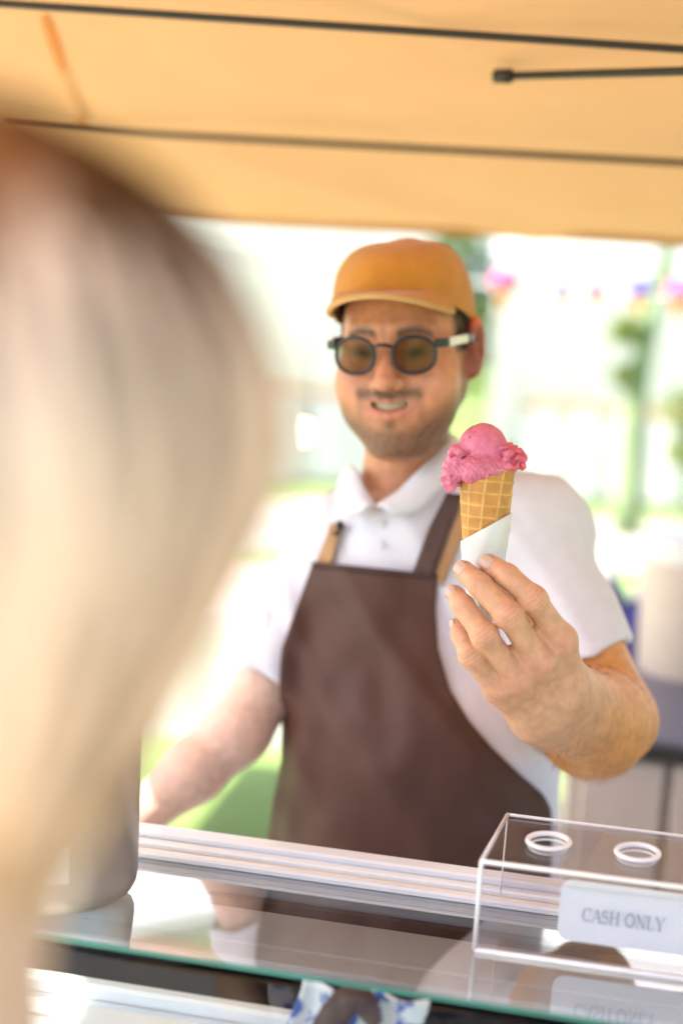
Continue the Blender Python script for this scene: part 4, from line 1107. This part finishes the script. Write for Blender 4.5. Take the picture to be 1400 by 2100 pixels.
# cap
def cap_():
    nu, nv = 26, 72; V = []
    for i in range(nu):
        s = i/(nu-1)
        for j in range(nv):
            a = 2*math.pi*j/nv; c, sn = math.cos(a), math.sin(a)       # a=0 -> local +x, a=-90deg -> front
            front = max(0, -sn); zb = .062*front+.022*(1-front)-.012*max(0, sn)
            rx, ry = .0875, .106
            ph = s*math.pi/2
            rr = math.cos(ph)**.52; zz = math.sin(ph)**(.92)
            top = .115
            x = rx*c*rr; y = .008+ry*sn*rr; z = zb+(top-zb)*zz
            seam = .0012*abs(math.cos(a*3+.52))**14*(1-.5*s)
            k = 1-seam/.09
            wob = 1+.006*math.sin(a*5+s*7)*math.sin(s*5)
            V.append(tw((x*k*wob-.003, y*k*wob, z))[0])
    root = mesh_obj('cap', V, grid_faces(nu, nv, True)+[tuple((nu-1)*nv+k for k in range(nv))], M['cap'], vend); solid(root, .002, -1)
    n, m = 14, 48; V = []; edge = []
    for i in range(n):
        s = i/(n-1)
        for j in range(m):
            t_ = -1+2*j/(m-1); a = -math.pi/2+t_*1.02
            bx0, by0 = .0875*math.cos(a), .008+.106*math.sin(a)
            w = (1-abs(t_)**2.6)**.7 if abs(t_) < 1 else 0
            x = bx0*(1+.06*s*w); y = by0-.047*s*w
            z = .0640-.001*s-.020*(x/.08)**2*s**.5-.009*abs(t_)**3
            q = tw((x-.004, y, z))[0]; V.append(q)
            if i == n-1: edge.append(q)
    br = mesh_obj('brim', V, grid_faces(n, m), M['cap'], root); solid(br, .0035, 0)
    mesh_obj('brim_edging', *tube(edge, .0036, 8), M['capedge'], root)
    # hair at the temples and nape as a thin shell of short locks
    Vh = []; Fh = []
    r = random.Random(2)
    for k in range(420):
        sx = r.choice((-1, 1)); y = r.uniform(-.035, .09); z = r.uniform(-.02, .05)
        if y < .0: z = r.uniform(.0, .05)
        if .0 <= y < .03: z = r.uniform(.02, .05)
        yy = (y-.014)/.102; x = sx*.079*math.sqrt(max(0.05, 1-yy*yy))
        q = np.array((x, y, z)); dn = np.array((0, .006*r.uniform(-1, 1), -.014)); wv = np.array((0, .0016, 0)); b = len(Vh)
        o_ = np.array((sx*.002, 0, 0))
        for p in (q-wv+o_, q+wv+o_, q+dn+o_*1.6): Vh.append(tw(p)[0])
        Fh.append((b, b+1, b+2))
    tag(mesh_obj('hair', Vh, Fh, M['hair'], vend), kind='stuff')
cap_()

# fine fair hairs on the forearm
def arm_hair():
    Vh = []; Fh = []; r = random.Random(9); k = 0
    co = np.array([v.co for v in body.data.vertices])+np.array(vend['_loc']); nn = np.array([v.normal for v in body.data.vertices])
    ax_ = nrm(LE-LWc); L = np.linalg.norm(LE-LWc); t_ = (co-LWc)@ax_/L
    dist = np.linalg.norm(co-LWc-np.outer(t_*L, ax_), axis=1)
    ids = np.where((t_ > .12) & (t_ < 1.0) & (dist < .075) & (nn@_F < .25))[0]
    for i in r.choices(list(ids), k=2600):
        p = co[i]; n = nn[i]; d = nrm(-_U*.8+_R*r.uniform(-.5, .3)-ax_*.4+n*.45); d = nrm(d-n*(np.dot(d, n)-.28)); l = r.uniform(.006, .012)
        s = nrm(np.cross(d, n))*.00013; b = len(Vh); m = p+d*l*.5+n*.0004; e = p+d*l-n*.0004
        Vh += [p-s, p+s, m+s*.8, m-s*.8, e]; Fh += [(b, b+1, b+2, b+3), (b+3, b+2, b+4)]
    o = mesh_obj('arm_hair', Vh, Fh, M['armhair'], vend); tag(o, kind='stuff')
arm_hair()
# shirt
def shirt_outer(p):
    d = torso(p, .010)
    sl = cap(p, LS, LE, .062, .0575); ld = nrm(LH-LS); sl = smax(sl, (p-LH)@nrm(LH-LS+_R*.05-_U*.03), .004)
    sr = cap(p, RS, RE, .062, .054); sr = smax(sr, (p-RH)@nrm(RH-RS), .004)
    fold = .0035*wav(p, 38, 8)+.0018*wav(p, 85, 8, 4)
    d = smin(d, sl, .04); d = smin(d, sr, .035)
    pull = np.maximum(0, np.sin(p@(bx_*60+AZ*45)+1.5*wav(p, 14, 5)))**3*.004
    return d+fold*1.3-pull
def shirt_sdf(p):
    d = shirt_outer(p)
    d = smax(d, -cap(p, LS*.5+LH*.5, LE, .0515, .0505), .003); d = smax(d, -cap(p, RS*.5+RH*.5, RE, .053, .050), .003)
    nk = cap(p, NB+AZ*.028-by_*.006, NT+AZ*.05, .058, .066); nv_ = ell(p, P(778, 985, 1.615), (.030, .06, .040))
    d = smax(d, -nk, .006); d = smax(d, -nv_, .006)
    d = smax(d, -(p[:, 2]-(PE[2]-.14)), .004)
    return d
lo, hi = bb([LS, LE, RS, RE, CH, BE, PE, NB], .20)
V, F = sdf_mesh(shirt_sdf, lo, hi, .0042, 2.2); V = relax(V, F, 2, .5)
shirt = np_obj('shirt', V, F, M['shirt'], vend)

# ray march on to the shirt to lay cloth over it
def drape(px, py, off):
    v = ray(px, py); v = v/np.linalg.norm(v); t = 1.35; best = (9, t)
    for _ in range(60):
        d = float(shirt_outer((C0+v*t)[None])[0])-off
        if d < best[0]: best = (d, t)
        if d < .0004: return C0+v*t
        t += max(d*.8, .0006)
        if t > 2.05: break
    return C0+v*best[1]
def drape_grid(L, Rr, rows, cols, off, smooth=3, fold=0):
    ys = np.linspace(L[0][1], L[-1][1], rows); V = np.empty((rows, cols, 3))
    for i, y in enumerate(ys):
        s = i/(rows-1)
        xl = np.interp(y, [q[1] for q in L], [q[0] for q in L]); yr_ = Rr[0][1]+(Rr[-1][1]-Rr[0][1])*s
        xr = np.interp(yr_, [q[1] for q in Rr], [q[0] for q in Rr])
        for j in range(cols):
            q = j/(cols-1); V[i, j] = drape(xl+(xr-xl)*q, y+(yr_-y)*q, off)
    # smooth only the distance from the camera
    D = np.linalg.norm(V-C0, axis=2); dirs = (V-C0)/D[..., None]
    for _ in range(smooth):
        E = np.pad(D, 1, mode='edge'); D = .5*D+.125*(E[:-2, 1:-1]+E[2:, 1:-1]+E[1:-1, :-2]+E[1:-1, 2:])
    V = C0+dirs*D[..., None]
    if fold:
        lw = (1.0+1.3*np.linspace(1, 0, cols)**1.5)[None, :, None]; Q_ = V.reshape(-1, 3)
        V -= dirs*lw*(fold*(wav(Q_, 42, 8, 6)+.6*wav(Q_*np.array([1, 1, .45]), 95, 8, 2)+.8*np.maximum(0, wav(Q_*np.array([1, 1, .3]), 60, 8, 13))).reshape(rows, cols, 1))
    return V.reshape(-1, 3), grid_faces(rows, cols)
AL = [(640, 1156), (606, 1250), (578, 1330), (572, 1400), (578, 1480), (576, 1560), (560, 1640), (548, 1720), (545, 1900)]
AR = [(896, 1182), (893, 1250), (898, 1330), (922, 1415), (962, 1480), (1010, 1535), (1065, 1588), (1115, 1630), (1130, 1660), (1132, 1740), (1120, 1920)]
Va, Fa = drape_grid(AL, AR, 66, 44, .007, 4, .0024)
apron = mesh_obj('apron', Va, Fa, M['apron'], vend); solid(apron, .002, 1)
hemV = [Va[j]+nrm(C0-Va[j])*.0022 for j in range(44)]; mesh_obj('bib_hem', *tube(hemV, .0028, 6), M['strap'], apron)
def strap(pl, pr, off, m, nm):
    V_, F_ = drape_grid(pl, pr, 14, 6, off, 2); o = mesh_obj(nm, V_, F_, m, apron); solid(o, .002, 1); return o
strap([(915, 1010), (880, 1080), (846, 1172)], [(948, 1014), (918, 1090), (888, 1182)], .010, M['strap'], 'strap')
strap([(946, 1030), (922, 1090), (890, 1180)], [(968, 1040), (944, 1110), (906, 1205)], .006, M['straptan'], 'strap')
strap([(676, 1076), (664, 1110), (646, 1158)], [(702, 1070), (692, 1108), (678, 1160)], .009, M['straptan'], 'strap')
b_ = drape(697, 1078, .012); mesh_obj('strap_buckle', *box(b_, _R, _F, _U, .010, .006, .012, .002), M['black'], apron)
b_ = drape(690, 1094, .012); mesh_obj('strap_buckle', *box(b_, _R, _F, _U, .010, .006, .005, .001), M['black'], apron)

# collar: two folded flaps and a stand
def collar():
    def fl(inner, outer, nm):
        n = 16; V = []
        I = np.array(inner, float); O = np.array(outer, float); k = np.linspace(0, 1, n); kk = np.linspace(0, 1, len(I)); ko = np.linspace(0, 1, len(O))
        for i in range(n):
            a = P(*[np.interp(k[i], kk, I[:, c]) for c in range(3)]); b = P(*[np.interp(k[i], ko, O[:, c]) for c in range(3)])
            for j in range(7):
                q = j/6; V.append(a+(b-a)*q-_F*.008*math.sin(q*math.pi)+_U*.004*math.sin(q*math.pi))
        o = mesh_obj(nm, V, grid_faces(n, 7), M['shirt'], shirt); solid(o, .003, 0)
    # viewer's left flap, viewer's right flap: neck line (x, y, depth) then outer edge
    fl([(716, 950, 1.72), (735, 965, 1.655), (748, 1000, 1.625), (770, 1037, 1.610)], [(694, 992, 1.73), (690, 1030, 1.66), (704, 1060, 1.625), (742, 1052, 1.607)], 'collar')
    fl([(770, 1037, 1.610), (812, 1012, 1.612), (862, 962, 1.622), (915, 905, 1.665), (925, 890, 1.71)], [(800, 1060, 1.602), (862, 1048, 1.606), (905, 1000, 1.618), (948, 958, 1.66), (958, 935, 1.71)], 'collar')
    for py in (1075, 1118):
        c = drape(783, py, .0015); mesh_obj('button', *lathe([(.0045, -.001), (.005, .0008), (.004, .0018), (0, .0012)], c, nrm(C0-c), 14, True, False), M['paper'], shirt)
collar()

# trousers, shoes (below the counter)
def legs():
    for sgn in (-1, 1):
        hp = PE+bx_*.085*sgn-AZ*.10; kn = np.array([hp[0]+.01*sgn, hp[1]-.02, .50]); an = np.array([hp[0]+.02*sgn, hp[1]+.02, .09])
        mesh_obj('trouser_leg', *tube([hp+AZ*.06, hp, (hp+kn)/2, kn, (kn+an)/2, an], [.08, .088, .078, .062, .058, .05], 18), M['trouser'], vend)
        V = []; f_ = -by_
        prof_ = [(-.07, .03, .05), (-.03, .038, .085), (.03, .042, .075), (.10, .046, .05), (.15, .040, .04), (.18, .02, .028)]
        for q, w, h_ in prof_:
            for k in range(10):
                a = 2*math.pi*k/10; V.append(np.array([an[0], an[1], 0])+f_*q+bx_*w*math.cos(a)+AZ*max(.0, h_*.5+h_*.5*math.sin(a)))
        mesh_obj('shoe', V, grid_faces(6, 10, True)+[tuple(range(10)), tuple(range(50, 60))], M['shoe'], vend)
legs()

# ================================================================== THE CUSTOMER
def customer():
    hc = P(-176, 935, .43)
    t = thing('person', 'blonde long-haired woman seen from behind, close at the left edge, facing the vendor', 'person', (hc[0]-.03, hc[1]-.02, 0))
    fw = nrm([.35, 1, 0]); rt = np.array([fw[1], -fw[0], 0]); B = np.stack([rt, fw, AZ])
    sh = hc-AZ*.245-fw*.02
    def f(p):
        d = ell(p, hc+AZ*.012, (.074, .095, .088), B)
        d = smin(d, ell(p, hc+fw*.045-AZ*.045, (.058, .05, .072), B), .03)
        d = smin(d, cap(p, hc+fw*.098-AZ*.008, hc+fw*.112-AZ*.045, .007, .011), .01)
        d = smin(d, ell(p, hc+fw*.07-AZ*.105, (.025, .022, .018), B), .02)
        for s in (-1, 1): d = smin(d, ell(p, hc+rt*.077*s-AZ*.012, (.009, .017, .03), B), .006)
        d = smin(d, cap(p, hc-AZ*.07-fw*.01, sh, .05, .055), .02)
        d = smin(d, cap(p, sh-rt*.15-AZ*.05, sh+rt*.15-AZ*.05, .045, .045), .04)
        for s in (-1, 1):
            d = smin(d, chain(p, [sh+rt*.17*s-AZ*.06, sh+rt*.20*s-AZ*.32, sh+rt*.17*s+fw*.14-AZ*.50, sh+rt*.15*s+fw*.2-AZ*.54], [.045, .038, .026, .03], .02), .03)
        d = smin(d, ell(p, sh-AZ*.22, (.15, .095, .22), B), .05)
        return d
    lo, hi = bb([hc, sh+rt*.25, sh-rt*.25, sh-AZ*.6, hc+fw*.3, sh+fw*.3-rt*.25, sh+fw*.3+rt*.25], .13)
    V, F = sdf_mesh(f, lo, hi, .006, 2.4); o = np_obj('body', V, F, M['skin'], t); set_col(o, np.tile([.58, .36, .25], (len(V), 1)))
    # dress: bodice and flared skirt
    prof = []
    V = []; n = 48
    for z, a, b in ((-.10, .155, .10), (-.20, .165, .115), (-.33, .15, .11), (-.43, .135, .10), (-.55, .165, .125), (-.75, .21, .17), (-1.0, .25, .21), (-1.05, .255, .215)):
        for k in range(n):
            an = 2*math.pi*k/n; w = 1+.03*math.sin(an*9)*max(0, -z-.4); V.append(sh+rt*a*w*math.cos(an)+fw*b*w*math.sin(an)+AZ*z)
    mesh_obj('dress', V, grid_faces(8, n, True), M['dress'], t)
    for s in (-1, 1):
        a = np.array([sh[0], sh[1], .45])+rt*.08*s; b = a*[1, 1, 0]+AZ*.06
        mesh_obj('shin', *tube([a, (a+b)/2, b], [.055, .05, .036], 14), M['skin'], t)
        V = []
        for q, w, h_ in [(-.06, .028, .045), (-.02, .034, .07), (.04, .038, .06), (.10, .04, .04), (.15, .02, .025)]:
            for k in range(10):
                an = 2*math.pi*k/10; V.append(b*[1, 1, 0]+fw*q+rt*w*math.cos(an)+AZ*(h_*.5+h_*.5*math.sin(an)))
        mesh_obj('shoe', V, grid_faces(5, 10, True)+[tuple(range(10)), tuple(range(40, 50))], M['shoe'], t)
    # hair: many locks falling from the crown, each a curved tapering ribbon pair
    V = []; F = []; colr = []
    r = random.Random(5); crown = hc+AZ*.085-fw*.012
    N = 2600
    for k in range(N):
        az = r.uniform(0, 2*math.pi); fx = math.cos(az); fy = math.sin(az)       # right, forward
        if fy > .55 and abs(fx) < .75: continue                                  # face stays free
        layer = r.uniform(.90, 1.04)
        ln = r.uniform(.34, .50); m = 14; pts = []
        dirv = rt*fx+fw*fy; tone = r.uniform(.8, 1.15)*(1+.26*math.sin(az*9+.7)+.16*math.sin(az*17)); wv = r.uniform(0, 6)
        rx, ry, rz = .110*layer, .120*layer, .108*layer
        for i in range(m):
            s = ln*i/(m-1); a = s/.112
            if a < math.pi*.52:
                p = hc+AZ*.002+rt*fx*rx*math.sin(a)+fw*fy*ry*math.sin(a)+AZ*rz*math.cos(a)
            else:
                e = s-.112*math.pi*.52; rr = 1-.66*min(1, e/.15)**1.15*(1 if fx > -.2 else .6)
                p = hc+rt*fx*rx*rr+fw*(fy*ry*rr)-AZ*(e*1.0+.005)
            p = p+dirv*.0025*math.sin(s*40+wv)+rt*.003*math.sin(s*25+wv*2)
            pts.append(p)
        sd_ = nrm(np.cross(AZ, dirv)); b = len(V)
        for i, p in enumerate(pts):
            q = i/(m-1); w = .0048*(1-.75*q)*min(1, .35+q*4)
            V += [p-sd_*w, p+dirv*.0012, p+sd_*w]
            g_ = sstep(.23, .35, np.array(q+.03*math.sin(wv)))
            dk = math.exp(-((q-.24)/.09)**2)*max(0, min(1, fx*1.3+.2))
            g2 = sstep(.48, .85, np.array(q))  # warm light on the lower hair painted as golden ends
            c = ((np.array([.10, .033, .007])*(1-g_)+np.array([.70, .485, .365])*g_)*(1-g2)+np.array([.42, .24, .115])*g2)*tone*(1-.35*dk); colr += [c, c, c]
        for i in range(m-1):
            F += [(b+3*i, b+3*i+1, b+3*i+4, b+3*i+3), (b+3*i+1, b+3*i+2, b+3*i+5, b+3*i+4)]
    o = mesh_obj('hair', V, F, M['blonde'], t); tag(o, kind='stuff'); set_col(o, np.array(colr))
customer()
for o in bpy.data.objects:
    if '_loc' in o: del o['_loc']
